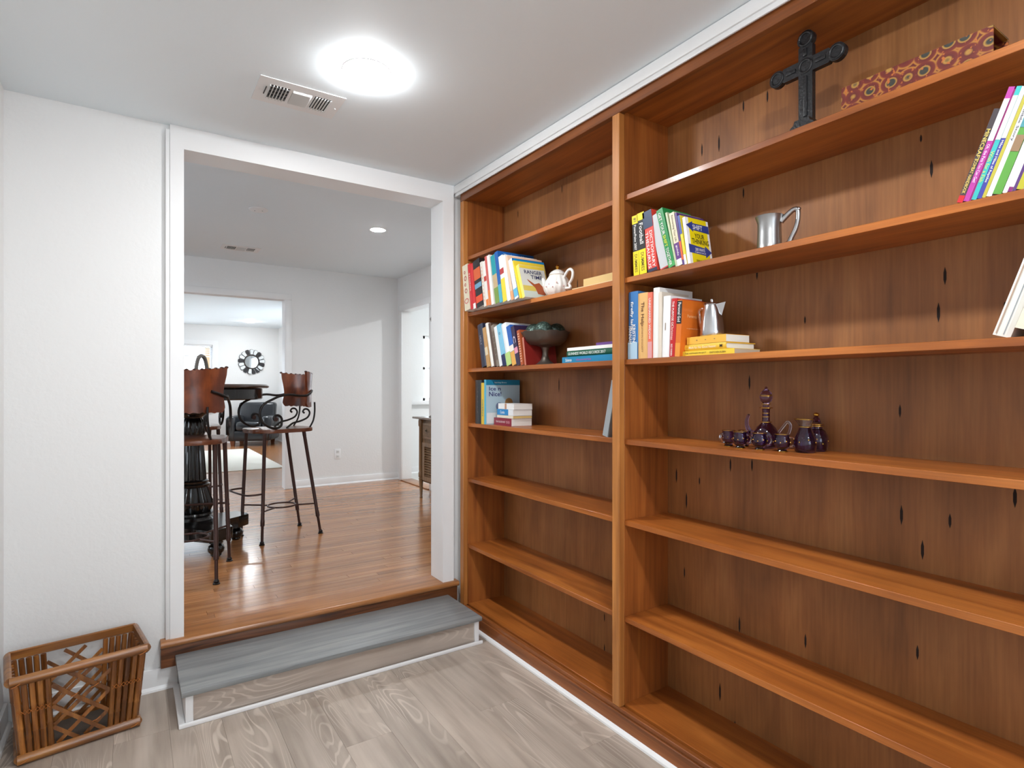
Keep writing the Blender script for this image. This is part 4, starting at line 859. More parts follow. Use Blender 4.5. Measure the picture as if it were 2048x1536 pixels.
for (dx, dy, dz, lab) in ((-0.020, 0.070, 0.172, 'green crackled ball at the left side of the footed bowl'), (-0.035, -0.030, 0.174, 'green crackled ball at the front centre of the footed bowl'), (0.055, -0.022, 0.170, 'darker green crackled ball at the right side of the footed bowl')):
    bm = B(); ellipsoid(bm, (0, 0, 0), (0.046, 0.046, 0.046), 32, 20)
    rr = random.Random(5)
    for vv in bm.verts: vv.co *= 1 + 0.02 * (rr.random() - 0.5)
    o = finish('decor_ball', bm, 'foil', None, (bx_ + dx, by_ + dy, SH[2] + dz), smooth=True); tag(o, lab, 'ball', 'balls in the footed bowl')
# pewter tankard
t = thing('tankard', 'pewter tankard with curled handle on the second shelf', 'mug', (1.735, 1.098, SH[1]))
bm = B(); lathe(bm, [(0, 0), (0.041, 0), (0.042, 0.006), (0.038, 0.012), (0.0375, 0.030), (0.036, 0.070), (0.036, 0.100), (0.041, 0.116), (0.0435, 0.122), (0.042, 0.123), (0.0385, 0.114), (0.0335, 0.100), (0.0335, 0.015), (0, 0.012)], 40); finish('body', bm, 'pewter', t, smooth=True)
hp = catmull([(0.012, -0.033, 0.100), (0.018, -0.050, 0.118), (0.024, -0.068, 0.132), (0.028, -0.080, 0.128), (0.028, -0.080, 0.098), (0.026, -0.073, 0.068), (0.022, -0.062, 0.044), (0.020, -0.056, 0.030), (0.016, -0.044, 0.024), (0.012, -0.035, 0.022)], 5)
bm = B(); tube(bm, hp, [0.0095 - 0.002 * math.sin(PI * i / (len(hp) - 1)) for i in range(len(hp))], 10); finish('handle', bm, 'pewter', t, smooth=True)
bm = B(); ellipsoid(bm, (0.028, -0.082, 0.131), (0.008, 0.008, 0.007), 12, 8); finish('thumb_rest', bm, 'pewter', t, smooth=True)
# coffee pot
t = thing('coffee_pot', 'small polished steel coffee pot standing on the yellow books', 'pot', (1.715, 1.305, SH[2] + 0.0688))
bm = B(); lathe(bm, [(0, 0), (0.040, 0), (0.042, 0.003), (0.041, 0.02), (0.038, 0.055), (0.033, 0.090), (0.0295, 0.108), (0.028, 0.112)], 40); finish('body', bm, 'steel', t, smooth=True)
bm = B(); lathe(bm, [(0.029, 0.112), (0.0295, 0.114), (0.026, 0.119), (0.010, 0.123), (0.005, 0.124), (0.006, 0.128), (0.005, 0.133), (0, 0.134)], 32); finish('lid', bm, 'steel', t, smooth=True)
bm = B(); vs = [bm.verts.new(p) for p in [(-0.013, -0.026, 0.112), (0.013, -0.026, 0.112), (0, -0.056, 0.118), (0, -0.040, 0.072), (-0.010, -0.030, 0.085), (0.010, -0.030, 0.085), (0, -0.030, 0.112)]]
for f in [(0, 2, 3, 4), (1, 5, 3, 2), (0, 6, 2), (6, 1, 2), (0, 4, 5, 1, 6), (4, 3, 5)]: bm.faces.new([vs[i] for i in f])
finish('spout', bm, 'steel', t)
bm = B(); tube(bm, catmull([(0, 0.030, 0.100), (0, 0.048, 0.102), (0, 0.056, 0.092), (0, 0.054, 0.070), (0, 0.047, 0.040), (0, 0.040, 0.012)], 5), 0.0035, 8, flat=1.6); finish('handle', bm, 'steel', t, smooth=True)
# cast-iron cross
t = thing('cross', 'black cast iron cross on a flared foot, top shelf', 'cross', (1.715, 0.962, SH[0]))
def circ(cy, cz, r, a0, a1, n=10): return [(cy + r * math.cos(a0 + (a1 - a0) * i / n), cz + r * math.sin(a0 + (a1 - a0) * i / n)) for i in range(n + 1)]
hw = 0.0215; ac = 0.214; r0 = 0.0255; al = 0.092; top = 0.297
o_ = [(hw, 0.04), (hw, ac - hw)] + [(al - 0.022, ac - hw)] + circ(al, ac, r0, -2.4, 2.4, 14) + [(al - 0.022, ac + hw), (hw, ac + hw), (hw, top - 0.022)] + circ(0, top, r0, -0.85, PI + 0.85, 14) + [(-hw, top - 0.022), (-hw, ac + hw), (-al + 0.022, ac + hw)] + circ(-al, ac, r0, PI - 2.4, PI + 2.4, 14) + [(-al + 0.022, ac - hw), (-hw, ac - hw), (-hw, 0.04)]
bm = B(); prism(bm, o_, -0.009, 0.009, 'yz'); finish('cross_body', bm, 'castiron', t)
for (cy, cz) in ((al, ac), (-al, ac), (0, top), (0, ac)):
    bm = B(); ring(bm, (0, 0, 0), 0.019, 0.004, 20, 6)
    for vv in bm.verts: vv.co = Vector((-0.009 + vv.co.z, cy + vv.co.x, cz + vv.co.y))
    finish('raised_ring', bm, 'castiron', t, smooth=True)
for (a, b2, c, d) in ((-0.006, 0.006, 0.06, ac - 0.03), (-0.006, 0.006, ac + 0.03, top - 0.03)): boxo('raised_rib', 'castiron', -0.0125, -0.008, a, b2, c, d, t, 0.002)
for (a, b2) in ((-al + 0.03, -0.03), (0.03, al - 0.03)): boxo('raised_rib', 'castiron', -0.0125, -0.008, a, b2, ac - 0.006, ac + 0.006, t, 0.002)
bm = B(); prism(bm, [(-0.06, 0), (0.06, 0), (0.055, 0.012), (0.040, 0.018), (0.036, 0.030), (0.026, 0.036), (0.022, 0.048), (-0.022, 0.048), (-0.026, 0.036), (-0.036, 0.030), (-0.040, 0.018), (-0.055, 0.012)], -0.03, 0.03, 'yz'); finish('foot', bm, 'castiron', t)
# patterned box, open at the near end
m, nt, b = new_mat('ornate_red_print')
mp = coords(nt, 'obj', (1, 23, 26)); v = N(nt, 'ShaderNodeTexVoronoi'); v.inputs['Scale'].default_value = 1; v.inputs['Randomness'].default_value = 0.35; L(nt, mp, 0, v, 'Vector')
r_ = ramp(nt, [(0.0, (60, 58, 50)), (0.22, (48, 50, 46)), (0.30, (176, 132, 58)), (0.36, (96, 32, 26)), (0.55, (112, 38, 28)), (0.64, (178, 120, 48)), (0.70, (96, 30, 26))]); L(nt, v, 'Distance', r_, 0)
mp2 = coords(nt, 'obj', (1, 90, 90)); n2 = N(nt, 'ShaderNodeTexNoise'); n2.inputs['Scale'].default_value = 1; L(nt, mp2, 0, n2, 'Vector')
r2 = ramp(nt, [(0.60, (0, 0, 0, 1)), (0.66, (1, 1, 1, 1))]); L(nt, n2, 'Fac', r2, 0)
mx = N(nt, 'ShaderNodeMix', data_type='RGBA'); mx.inputs[7].default_value = lin((180, 100, 40)); L(nt, r2, 0, mx, 0); L(nt, r_, 0, mx, 6); L(nt, mx, 2, b, 'Base Color'); b.inputs['Roughness'].default_value = 0.5
M['ornate'] = m
t = thing('ornate_box', 'long red and gold patterned box on the top shelf, open at its end', 'box', (1.675, 0.668, SH[0]))
boxo('front_panel', 'ornate', 0, 0.004, -0.172, 0.172, 0, 0.083, t); boxo('back_panel', 'ornate', 0.096, 0.10, -0.172, 0.172, 0, 0.083, t)
boxo('top_panel', 'ornate', 0.004, 0.096, -0.172, 0.172, 0.079, 0.083, t); boxo('base_panel', paint((60, 40, 26), 0.6), 0.004, 0.096, -0.172, 0.172, 0, 0.004, t); boxo('end_panel', 'ornate', 0.004, 0.096, 0.168, 0.172, 0.004, 0.079, t)
# purple and gilt glass set
def cupset(label, x, y, ang):
    t = thing('glass_cup', label, 'cup', (x, y, SH[3]), ang, group='small purple glass cups')
    bm = B(); lathe(bm, [(0, 0), (0.014, 0), (0.015, 0.003), (0.012, 0.008), (0.020, 0.016), (0.025, 0.029), (0.022, 0.043), (0.0205, 0.050), (0.0225, 0.056), (0.021, 0.056), (0.019, 0.050), (0.0205, 0.043), (0.0232, 0.029), (0.018, 0.017), (0, 0.011)], 28); finish('bowl', bm, 'purpleglass', t, smooth=True)
    bm = B(); tube(bm, catmull([(0.021, 0, 0.045), (0.033, 0, 0.044), (0.038, 0, 0.032), (0.032, 0, 0.018), (0.022, 0, 0.016)], 5), 0.0032, 8); finish('handle', bm, 'clearglass', t, smooth=True)
    bm = B(); ring(bm, (0, 0, 0.056), 0.0218, 0.0009, 28, 6); finish('gilt_rim', bm, 'gold', t, smooth=True)
    bm = B(); ring(bm, (0, 0, 0.002), 0.0148, 0.0012, 24, 6); finish('gilt_foot', bm, 'gold', t, smooth=True)
    for k in range(9):
        a = 2 * PI * k / 9; bm = B(); ellipsoid(bm, (0.0248 * math.cos(a), 0.0248 * math.sin(a), 0.031 + 0.004 * (k % 2)), (0.0019, 0.0019, 0.0019), 6, 4); finish('gilt_dot', bm, 'gold', t, smooth=True)
cupset('leftmost little purple glass cup of the gilt set', 1.727, 1.246, math.radians(170))
cupset('second little purple glass cup from the left in the front row', 1.705, 1.186, math.radians(-40))
cupset('little purple glass cup standing before the decanter', 1.712, 1.118, math.radians(-40))
cupset('rightmost little purple glass cup, next to the jug', 1.722, 1.046, math.radians(-40))
cupset('little purple glass cup half hidden behind the second cup', 1.768, 1.212, math.radians(60))
t = thing('glass_decanter', 'purple glass decanter with round stopper and clear handle', 'decanter', (1.79, 1.145, SH[3]))
bm = B(); lathe(bm, [(0, 0), (0.032, 0), (0.036, 0.006), (0.042, 0.030), (0.040, 0.050), (0.030, 0.070), (0.014, 0.086), (0.0125, 0.096), (0.0125, 0.130), (0.016, 0.136), (0.0125, 0.137), (0.010, 0.130), (0.010, 0.09), (0.027, 0.069), (0.0375, 0.048), (0.039, 0.030), (0.033, 0.008), (0, 0.006)], 36); finish('body', bm, 'purpleglass', t, smooth=True)
bm = B(); lathe(bm, [(0, 0.137), (0.010, 0.138), (0.011, 0.147), (0.009, 0.150), (0.018, 0.160), (0.021, 0.172), (0.018, 0.186), (0.009, 0.196), (0.005, 0.200), (0.004, 0.206), (0, 0.208)], 28); finish('stopper', bm, 'purpleglass', t, smooth=True)
for (R, zz) in ((0.0215, 0.136), (0.0155, 0.149), (0.0185, 0.088), (0.0135, 0.106), (0.0135, 0.118), (0.021, 0.176)):
    bm = B(); ring(bm, (0, 0, zz), R - 0.001, 0.0013, 28, 6); finish('gilt_band', bm, 'gold', t, smooth=True)
bm = B(); tube(bm, catmull([(0.012, -0.036, 0.052), (0.020, -0.052, 0.078), (0.024, -0.062, 0.090), (0.028, -0.070, 0.078), (0.024, -0.064, 0.050), (0.016, -0.042, 0.030)], 5), 0.0038, 8); finish('handle', bm, 'clearglass', t, smooth=True)
bm = B(); tube(bm, catmull([(-0.012, 0.034, 0.045), (-0.02, 0.052, 0.060), (-0.024, 0.058, 0.085), (-0.022, 0.054, 0.105), (-0.022, 0.050, 0.112)], 5), [0.008 - 0.004 * i / 20 for i in range(21)], 8); finish('spout', bm, 'purpleglass', t, smooth=True)
t = thing('glass_jug', 'purple glass cream jug with clear pouring lip', 'jug', (1.765, 0.995, SH[3]))
bm = B(); lathe(bm, [(0, 0), (0.026, 0), (0.030, 0.006), (0.034, 0.026), (0.032, 0.042), (0.022, 0.066), (0.018, 0.080), (0.0165, 0.080), (0.0205, 0.065), (0.030, 0.041), (0.0315, 0.026), (0.0265, 0.009), (0, 0.007)], 32); finish('body', bm, 'purpleglass', t, smooth=True)
bm = B(); lathe(bm, [(0.018, 0.080), (0.019, 0.088), (0.024, 0.104), (0.0225, 0.104), (0.0175, 0.088), (0.0165, 0.080), (0.018, 0.080)], 32)
for vv in bm.verts:
    if vv.co.z > 0.095 and vv.co.y > 0.012: vv.co.y *= 1.5
finish('lip', bm, 'clearglass', t, smooth=True)
bm = B(); ring(bm, (0, 0, 0.081), 0.0188, 0.0014, 28, 6); finish('gilt_band', bm, 'gold', t, smooth=True)
bm = B(); tube(bm, [((0.0235 * math.cos(2 * PI * k / 28)), 0.0235 * math.sin(2 * PI * k / 28) * (1.5 if math.sin(2 * PI * k / 28) > 0.5 else 1), 0.104) for k in range(28)], 0.001, 6, closed=True); finish('gilt_rim', bm, 'gold', t, smooth=True)
for k in range(8):
    a = 2 * PI * k / 8; bm = B(); ellipsoid(bm, (0.0335 * math.cos(a), 0.0335 * math.sin(a), 0.034 + 0.008 * (k % 2)), (0.0024, 0.0024, 0.0024), 6, 4); finish('gilt_dot', bm, 'gold', t, smooth=True)
t = thing('glass_sugar_bowl', 'purple glass sugar bowl with gilt-banded lid behind the jug', 'bowl', (1.838, 1.000, SH[3]))
bm = B(); lathe(bm, [(0, 0), (0.026, 0), (0.032, 0.006), (0.036, 0.030), (0.034, 0.050), (0.026, 0.066), (0.018, 0.072), (0.018, 0.078), (0.016, 0.078), (0.016, 0.071), (0.031, 0.049), (0.033, 0.030), (0.028, 0.009), (0, 0.007)], 32); finish('body', bm, 'purpleglass', t, smooth=True)
bm = B(); lathe(bm, [(0.0, 0.078), (0.022, 0.079), (0.022, 0.083), (0.014, 0.092), (0.009, 0.106), (0.006, 0.112), (0, 0.113)], 28); lid = finish('lid', bm, 'purpleglass', t, smooth=True)
bm = B(); ellipsoid(bm, (0, 0, 0.117), (0.009, 0.009, 0.007), 14, 8); finish('knob', bm, 'gold', lid, smooth=True)
for (R, zz) in ((0.0225, 0.081), (0.0185, 0.070), (0.021, 0.086)):
    bm = B(); ring(bm, (0, 0, zz), R, 0.0013, 28, 6); finish('gilt_band', bm, 'gold', t, smooth=True)
for k in range(9):
    a = 2 * PI * k / 9; bm = B(); ellipsoid(bm, (0.0355 * math.cos(a), 0.0355 * math.sin(a), 0.026 + 0.008 * (k % 2)), (0.0022, 0.0022, 0.0022), 6, 4); finish('gilt_dot', bm, 'gold', t, smooth=True)

# ================================================================== BAMBOO BASKET
M['bamboo'] = wood('bamboo_brown', [(0.25, (78, 42, 16)), (0.5, (134, 80, 32)), (0.78, (182, 120, 56))], 2, 26, 3, 0.32, 0.25, kind='obj', randoff=True, fibre=0.14, blotch=0.35, tint=0.15)
M['bamboo_h'] = wood('bamboo_brown_rail', [(0.25, (84, 48, 20)), (0.5, (138, 86, 38)), (0.78, (184, 126, 62))], 0, 26, 3, 0.32, 0.25, kind='obj', randoff=True, fibre=0.14, blotch=0.35, tint=0.12)
M['cane'] = paint((176, 104, 44), 0.5); M['node'] = paint((84, 42, 18), 0.5)
t = thing('waste_basket', 'flared brown bamboo basket with lattice sides on the floor', 'basket', (-0.176, 2.819, 0), math.radians(8.5))
bw, bd, tw, td, bh = 0.174, 0.100, 0.202, 0.124, 0.315
def bpt(u, v, zz):      # u,v in -1..1 across the box at height zz
    k = zz / bh; return Vector((u * (bw + (tw - bw) * k), v * (bd + (td - bd) * k), zz))
def pole(a, b, r=0.0098, name='pole'):
    bm = B(); n = 9; d = (b - a)
    ks = [0, 0.30, 0.315, 0.33, 0.345, 0.66, 0.675, 0.69, 1.0]
    sh = random.random() * 0.2 - 0.1
    ks = [0] + [min(max(k + sh, 0.02), 0.98) for k in ks[1:-1]] + [1]
    rs = [r, r * 0.96, r * 1.10, r * 1.10, r * 0.95, r * 0.95, r * 1.08, r * 0.97, r * 0.95]
    tube(bm, [a + d * k for k in ks], rs, 8); return finish(name, bm, 'bamboo', t, smooth=True)
for sgn in (-1, 1):
    for k in range(5):
        for side in (-1, 1):
            u = side * (0.955 - k * 0.112)
            pole(bpt(u, sgn, 0.022), bpt(u, sgn, bh - 0.02))
for sgn in (-1, 1):
    for k in range(8):
        v = -0.86 + k * 1.72 / 7
        pole(bpt(sgn, v, 0.022), bpt(sgn, v, bh - 0.02))
# rails: half-round boards
def rail(p0, p1, outw, hgt, name):
    bm = B(); d = (p1 - p0).normalized(); up = Vector((0, 0, 1)); o_ = Vector(outw)
    prof = [(0.0, -hgt / 2), (0.008, -hgt * 0.42), (0.014, -hgt * 0.2), (0.016, 0), (0.014, hgt * 0.2), (0.008, hgt * 0.42), (0.0, hgt / 2), (-0.006, hgt * 0.4), (-0.006, -hgt * 0.4)]
    A = [bm.verts.new(p0 + o_ * q[0] + up * q[1]) for q in prof]; Q = [bm.verts.new(p1 + o_ * q[0] + up * q[1]) for q in prof]
    bm.faces.new(A); bm.faces.new(Q[::-1])
    for i in range(len(A)): bm.faces.new((A[i], A[(i + 1) % len(A)], Q[(i + 1) % len(A)], Q[i]))
    return finish(name, bm, 'bamboo_h', t, smooth=True, angle=50)
for (zz, hg, nm, ex) in ((0.018, 0.036, 'base_rail', 1.06), (bh - 0.004, 0.036, 'rim_rail', 1.03)):
    for sgn in (-1, 1):
        a = bpt(-ex, sgn * 1.09, zz); b2 = bpt(ex, sgn * 1.09, zz); rail(a, b2, (0, sgn, 0), hg, nm)
        a = bpt(sgn * 1.02, -1.07, zz); b2 = bpt(sgn * 1.02, 1.07, zz); rail(a, b2, (sgn, 0, 0), hg, nm)
boxo('base_board', paint((70, 60, 52), 0.7), -bw, bw, -bd, bd, 0.012, 0.018, t)
# lattice in front and back middle panels
for sgn in (-1, 1):
    uL, uR, zL, zH = -0.46, 0.46, 0.03, bh - 0.025
    Wd = 2 * 0.46 * bw; Hh = zH - zL; sp = 0.080; idx = 0
    for dirn in (1, -1):
        c = -Hh + 0.03
        while c < Wd:
            # line x = c + s, z = s  (s from 0..Hh) clipped to 0..Wd
            s0 = max(0, -c); s1 = min(Hh, Wd - c)
            if s1 - s0 > 0.03:
                xa, xb = c + s0, c + s1
                if dirn < 0: xa, xb = Wd - xa, Wd - xb
                A = bpt(uL + (uR - uL) * xa / Wd, sgn, zL + s0) + Vector((0, -sgn * 0.002 * (1 + dirn * 1.6), 0)); Bq = bpt(uL + (uR - uL) * xb / Wd, sgn, zL + s1) + Vector((0, -sgn * 0.002 * (1 + dirn * 1.6), 0))
                bm = B(); d = (Bq - A); pn = Vector((-d.z, 0, d.x)).normalized() * 0.0066; th_ = Vector((0, 0.0022, 0))
                q = [bm.verts.new(p) for p in (A - pn - th_, Bq - pn - th_, Bq + pn - th_, A + pn - th_, A - pn + th_, Bq - pn + th_, Bq + pn + th_, A + pn + th_)]
                for f in [(0, 3, 2, 1), (4, 5, 6, 7), (0, 1, 5, 4), (1, 2, 6, 5), (2, 3, 7, 6), (3, 0, 4, 7)]: bm.faces.new([q[i] for i in f])
                finish('lattice_strip', bm, 'bamboo', t)
            c += sp
# cane bindings: zigzag over the poles and small ties
for side in (-1, 1):
    pts = []
    for k in range(9):
        u = side * (0.99 - k * 0.062); p = bpt(u, -1, 0.19 + (0.008 if k % 2 else -0.008)); pts.append(p + Vector((0, -0.0105, 0)))
    bm = B(); tube(bm, pts, 0.0013, 6); finish('cane_binding', bm, 'cane', t)
    pts = [Vector((p.x, p.y, 0.38 - p.z)) for p in pts]; bm = B(); tube(bm, pts, 0.0013, 6); finish('cane_binding', bm, 'cane', t)
for (u, zz) in ((-0.12, 0.20), (0.2, 0.215), (-0.95, 0.30), (0.95, 0.30), (0.95, 0.015), (-0.95, 0.015), (0.25, 0.08)):
    p = bpt(u, -1, zz) + Vector((0, -0.006 if 0.03 < zz < 0.29 else -0.026, 0)); bm = B(); tube(bm, [p + Vector((-0.012, 0, -0.004)), p + Vector((0, -0.004, 0.001)), p + Vector((0.012, 0, 0.006))], 0.0016, 6); finish('cane_tie', bm, 'cane', t)

# ================================================================== PUB TABLE
TX, TY = 0.355, 4.59
t = thing('pub_table', 'round black pub table with fluted pedestal beyond the opening', 'table', (TX, TY, ZU))
bm = B(); lathe(bm, [(0, 1.128), (0.478, 1.128), (0.490, 1.134), (0.492, 1.142), (0.484, 1.150), (0.470, 1.156), (0, 1.158)], 64)
M['tabletop'] = wood('dark_table_top', [(0.3, (30, 18, 12)), (0.5, (52, 30, 18)), (0.75, (74, 44, 26))], 0, 20, 1.5, 0.16, 0.5, fibre=0.1)
finish('table_top', bm, 'tabletop', t, smooth=True)
bm = B(); lathe(bm, [(0.44, 1.128), (0.448, 1.12), (0.448, 1.056), (0.44, 1.048), (0, 1.048)], 64); finish('apron', bm, 'black', t, smooth=True)
bm = B(); lathe(bm, [(0.10, 0.195), (0.132, 0.195), (0.136, 0.215), (0.126, 0.232), (0.118, 0.240), (0.130, 0.250), (0.126, 0.262)], 72); finish('pedestal_ring', bm, 'black', t, smooth=True)
bm = B(); lathe(bm, [(0.105, 0.258), (0.126, 0.30), (0.122, 0.345), (0.104, 0.395), (0.092, 0.43), (0.09, 0.44)], 120, flute=20, amp=0.10); finish('pedestal_bell', bm, 'black', t, smooth=True)
bm = B(); lathe(bm, [(0.088, 0.436), (0.106, 0.444), (0.108, 0.458), (0.094, 0.466), (0.098, 0.480), (0.088, 0.488)], 48); finish('pedestal_ring', bm, 'black', t, smooth=True)
bm = B(); lathe(bm, [(0.082, 0.486), (0.084, 0.50), (0.066, 0.76), (0.062, 0.77)], 120, flute=18, amp=0.10); finish('pedestal_shaft', bm, 'black', t, smooth=True)
bm = B(); lathe(bm, [(0.06, 0.768), (0.072, 0.78), (0.066, 0.79), (0.078, 0.82), (0.082, 0.86), (0.072, 0.90), (0.058, 0.92), (0.062, 0.93), (0.088, 0.945), (0.096, 0.965), (0.09, 0.985), (0.12, 1.0), (0.13, 1.04)], 96, flute=18, amp=0.08, fz=(0.80, 0.905)); finish('pedestal_vase', bm, 'black', t, smooth=True)
a0 = math.radians(21.4); out = []
for k in range(4):
    a = a0 + k * PI / 2
    for da, rr in ((-0.24, 0.37), (-0.12, 0.375), (0.12, 0.375), (0.24, 0.37)): out.append((rr * math.cos(a + da), rr * math.sin(a + da)))
    for da, rr in ((0.40, 0.29), (0.55, 0.235), (PI / 4, 0.205), (PI / 2 - 0.55, 0.235), (PI / 2 - 0.40, 0.29)): out.append((rr * math.cos(a + da), rr * math.sin(a + da)))
bm = B(); prism(bm, out, 0.115, 0.195, 'xy'); bevel(bm, 0.004, 1); finish('base', bm, 'black', t, smooth=True)
for k in range(4):
    a = a0 + k * PI / 2
    bm = B(); lathe(bm, [(0, 0), (0.024, 0), (0.034, 0.014), (0.032, 0.02), (0.048, 0.036), (0.052, 0.055), (0.046, 0.074), (0.030, 0.086), (0.044, 0.094), (0.042, 0.108), (0.03, 0.115)], 28, (0.31 * math.cos(a), 0.31 * math.sin(a), 0)); finish('bun_foot', bm, 'black', t, smooth=True)
# small wicker basket with tall hoop handle on the table, mostly hidden by the stool back
t = thing('handled_basket', 'grey hoop handle of a small basket standing on the pub table', 'basket', (0.40, 4.50, ZU + 1.158), math.radians(62))
gw = paint((112, 106, 100), 0.6)
bm = B(); lathe(bm, [(0, 0), (0.07, 0), (0.085, 0.03), (0.092, 0.07), (0.088, 0.07), (0.08, 0.03), (0, 0.008)], 28); finish('bowl', bm, gw, t, smooth=True)
bm = B(); tube(bm, catmull([(-0.088, 0, 0.06), (-0.080, 0, 0.12), (-0.05, 0, 0.175), (0, 0, 0.195), (0.05, 0, 0.175), (0.080, 0, 0.12), (0.088, 0, 0.06)], 6), 0.013, 8); finish('handle', bm, gw, t, smooth=True)

# ================================================================== BAR STOOLS
def spiral(cx, cz, r0, r1, a0, a1, n, y):
    return [(cx + (r0 + (r1 - r0) * i / n) * math.cos(a0 + (a1 - a0) * i / n), y, cz + (r0 + (r1 - r0) * i / n) * math.sin(a0 + (a1 - a0) * i / n)) for i in range(n + 1)]
def stool(label, x, y, rz):
    """local +x is the back of the stool"""
    t = thing('bar_stool', label, 'stool', (x, y, ZU), math.radians(rz), group='iron bar stools around the pub table')
    # seat with wavy edge
    bm = B(); outl = []
    for k in range(48):
        a = 2 * PI * k / 48; c, s = math.cos(a), math.sin(a)
        rx, ry = 0.235, 0.20; p = 3.2
        r = 1 / ((abs(c) / rx) ** p + (abs(s) / ry) ** p) ** (1 / p) * (1 + 0.012 * math.sin(9 * a) + 0.008 * math.sin(17 * a))
        outl.append((r * c, r * s))
    prism(bm, outl, 0.798, 0.826, 'xy'); bevel(bm, 0.006, 2); finish('seat', bm, 'seatw', t, smooth=True)
    legs = {}
    for (sx, sy) in ((-1, -1), (-1, 1), (1, -1), (1, 1)):
        tp = Vector((-0.17, sy * 0.165, 0.80)) if sx < 0 else Vector((0.135, sy * 0.15, 0.80))
        bt = Vector((-0.20, sy * 0.19, 0.0)) if sx < 0 else Vector((0.26, sy * 0.175, 0.0))
        d = bt - tp; P = lambda k, tp=tp, d=d: tp + d * k
        bm = B(); tube(bm, [P(0), P(0.045), P(0.05), P(0.78), P(0.785), P(0.83), P(0.835), P(0.97)], [0.0140, 0.0140, 0.0130, 0.0130, 0.0150, 0.0150, 0.0100, 0.0100], 10); lg = finish('leg', bm, 'iron', t, smooth=True)
        bm = B(); lathe(bm, [(0, 0), (0.019, 0), (0.020, 0.005), (0.013, 0.010), (0.016, 0.016), (0.012, 0.024), (0.008, 0.028), (0, 0.028)], 16, bt); finish('foot_cap', bm, 'ironblk', lg, smooth=True)
        legs[(sx, sy)] = P
    # cross stretchers meeting a ring, and a bowed footrest in front
    zs = 0.705
    bm = B(); ring(bm, (0.03, 0, 0.228), 0.10, 0.0062, 40, 8); finish('stretcher_ring', bm, 'iron', t, smooth=True)
    for k in legs:
        q = legs[k](zs); c = Vector((0.03, 0, 0.228)); dd = (c - q); dd.normalize()
        e = c - Vector((dd.x, dd.y, 0)).normalized() * 0.10
        bm = B(); tube(bm, [q, Vector((e.x, e.y, 0.228))], 0.0058, 8); finish('stretcher', bm, 'iron', t, smooth=True)
    q1, q2 = legs[(-1, -1)](0.545), legs[(-1, 1)](0.545)
    bm = B(); tube(bm, catmull([q1, q1 + Vector((-0.07, 0.0, 0)), q1 + Vector((-0.115, 0.05, 0)), q2 + Vector((-0.115, -0.05, 0)), q2 + Vector((-0.07, 0, 0)), q2], 6), 0.0068, 8); finish('footrest', bm, 'iron', t, smooth=True)
    # scrolled arms
    for sy in (-1, 1):
        yy = sy * 0.195
        sp = spiral(-0.100, 0.900, 0.010, 0.048, math.radians(200), math.radians(-30), 14, yy)
        rest = [(-0.062, yy, 0.852), (-0.095, yy, 0.835), (-0.14, yy, 0.842), (-0.19, yy, 0.875), (-0.215, yy, 0.925), (-0.212, yy, 0.975), (-0.185, yy, 1.015), (-0.135, yy, 1.042), (-0.07, yy, 1.070), (0.0, yy * 1.03, 1.080), (0.07, yy * 1.08, 1.072), (0.125, yy * 1.10, 1.074), (0.172, yy * 0.95, 1.092), (0.205, yy * 0.72, 1.11)]
        pts = catmull(sp + rest, 3)
        bm = B(); tube(bm, pts, 0.0088, 8); finish('arm_scroll', bm, 'ironblk', t, smooth=True)
        bm = B(); lathe(bm, [(0, -0.009), (0.016, -0.009), (0.016, 0.009), (0, 0.009)], 16)
        for v in bm.verts: v.co = Vector((-0.103 + v.co.x, yy + v.co.z, 0.902 + v.co.y))
        finish('scroll_eye', bm, 'iron', t, smooth=True)
    # back supports
    for sy in (-1, 1):
        yy = sy * 0.105
        pts = catmull([(0.02, yy, 0.826), (0.07, yy, 0.862), (0.13, yy, 0.876), (0.185, yy, 0.90), (0.205, yy, 0.935), (0.19, yy, 0.963), (0.163, yy, 0.966), (0.150, yy, 0.948), (0.162, yy, 0.936)], 5)
        bm = B(); tube(bm, pts, 0.0072, 8); finish('back_scroll', bm, 'ironblk', t, smooth=True)
        bm = B(); tube(bm, catmull([(0.19, yy * 1.3, 0.826), (0.222, yy * 1.25, 0.88), (0.236, yy * 1.2, 0.95), (0.235, yy * 1.2, 1.02)], 5), 0.0065, 8); finish('back_post', bm, 'ironblk', t, smooth=True)
    # curved leather back with scalloped edge
    nz, na = 18, 26; R = 0.235; bm = B(); G = []
    for side in (0, 1):
        rows = []
        for i in range(nz + 1):
            u = i / nz; zz0 = 0.985 + 0.25 * u
            am = math.radians(58) * (1.0 - 0.07 * (0.5 - 0.5 * math.cos(2 * PI * u / 0.9)) if u < 0.45 else 0.93 + 0.11 * ((u - 0.45) / 0.55) ** 1.3)
            if u < 0.14: am *= 0.90 + 0.10 * math.sin(PI / 2 * u / 0.14)
            rows.append([])
            for j in range(na + 1):
                v = j / na * 2 - 1; a = v * am
                rr = R + (0.009 if side else -0.009) + 0.02 * max(0, u - 0.6)
                zz = zz0 + (0.020 * v * v * (1 if u > 0.9 else 0)) + (0.004 * math.sin(j * 2.4) if i in (0, nz) else 0)
                rows[-1].append(bm.verts.new((0.0 + rr * math.cos(a) + 0.0, rr * math.sin(a), zz)))
        G.append(rows)
    for rows in G:
        for i in range(nz):
            for j in range(na): bm.faces.new((rows[i][j], rows[i][j + 1], rows[i + 1][j + 1], rows[i + 1][j]))
    A, Q = G
    for j in range(na):
        bm.faces.new((A[0][j], A[0][j + 1], Q[0][j + 1], Q[0][j])); bm.faces.new((A[nz][j], A[nz][j + 1], Q[nz][j + 1], Q[nz][j]))
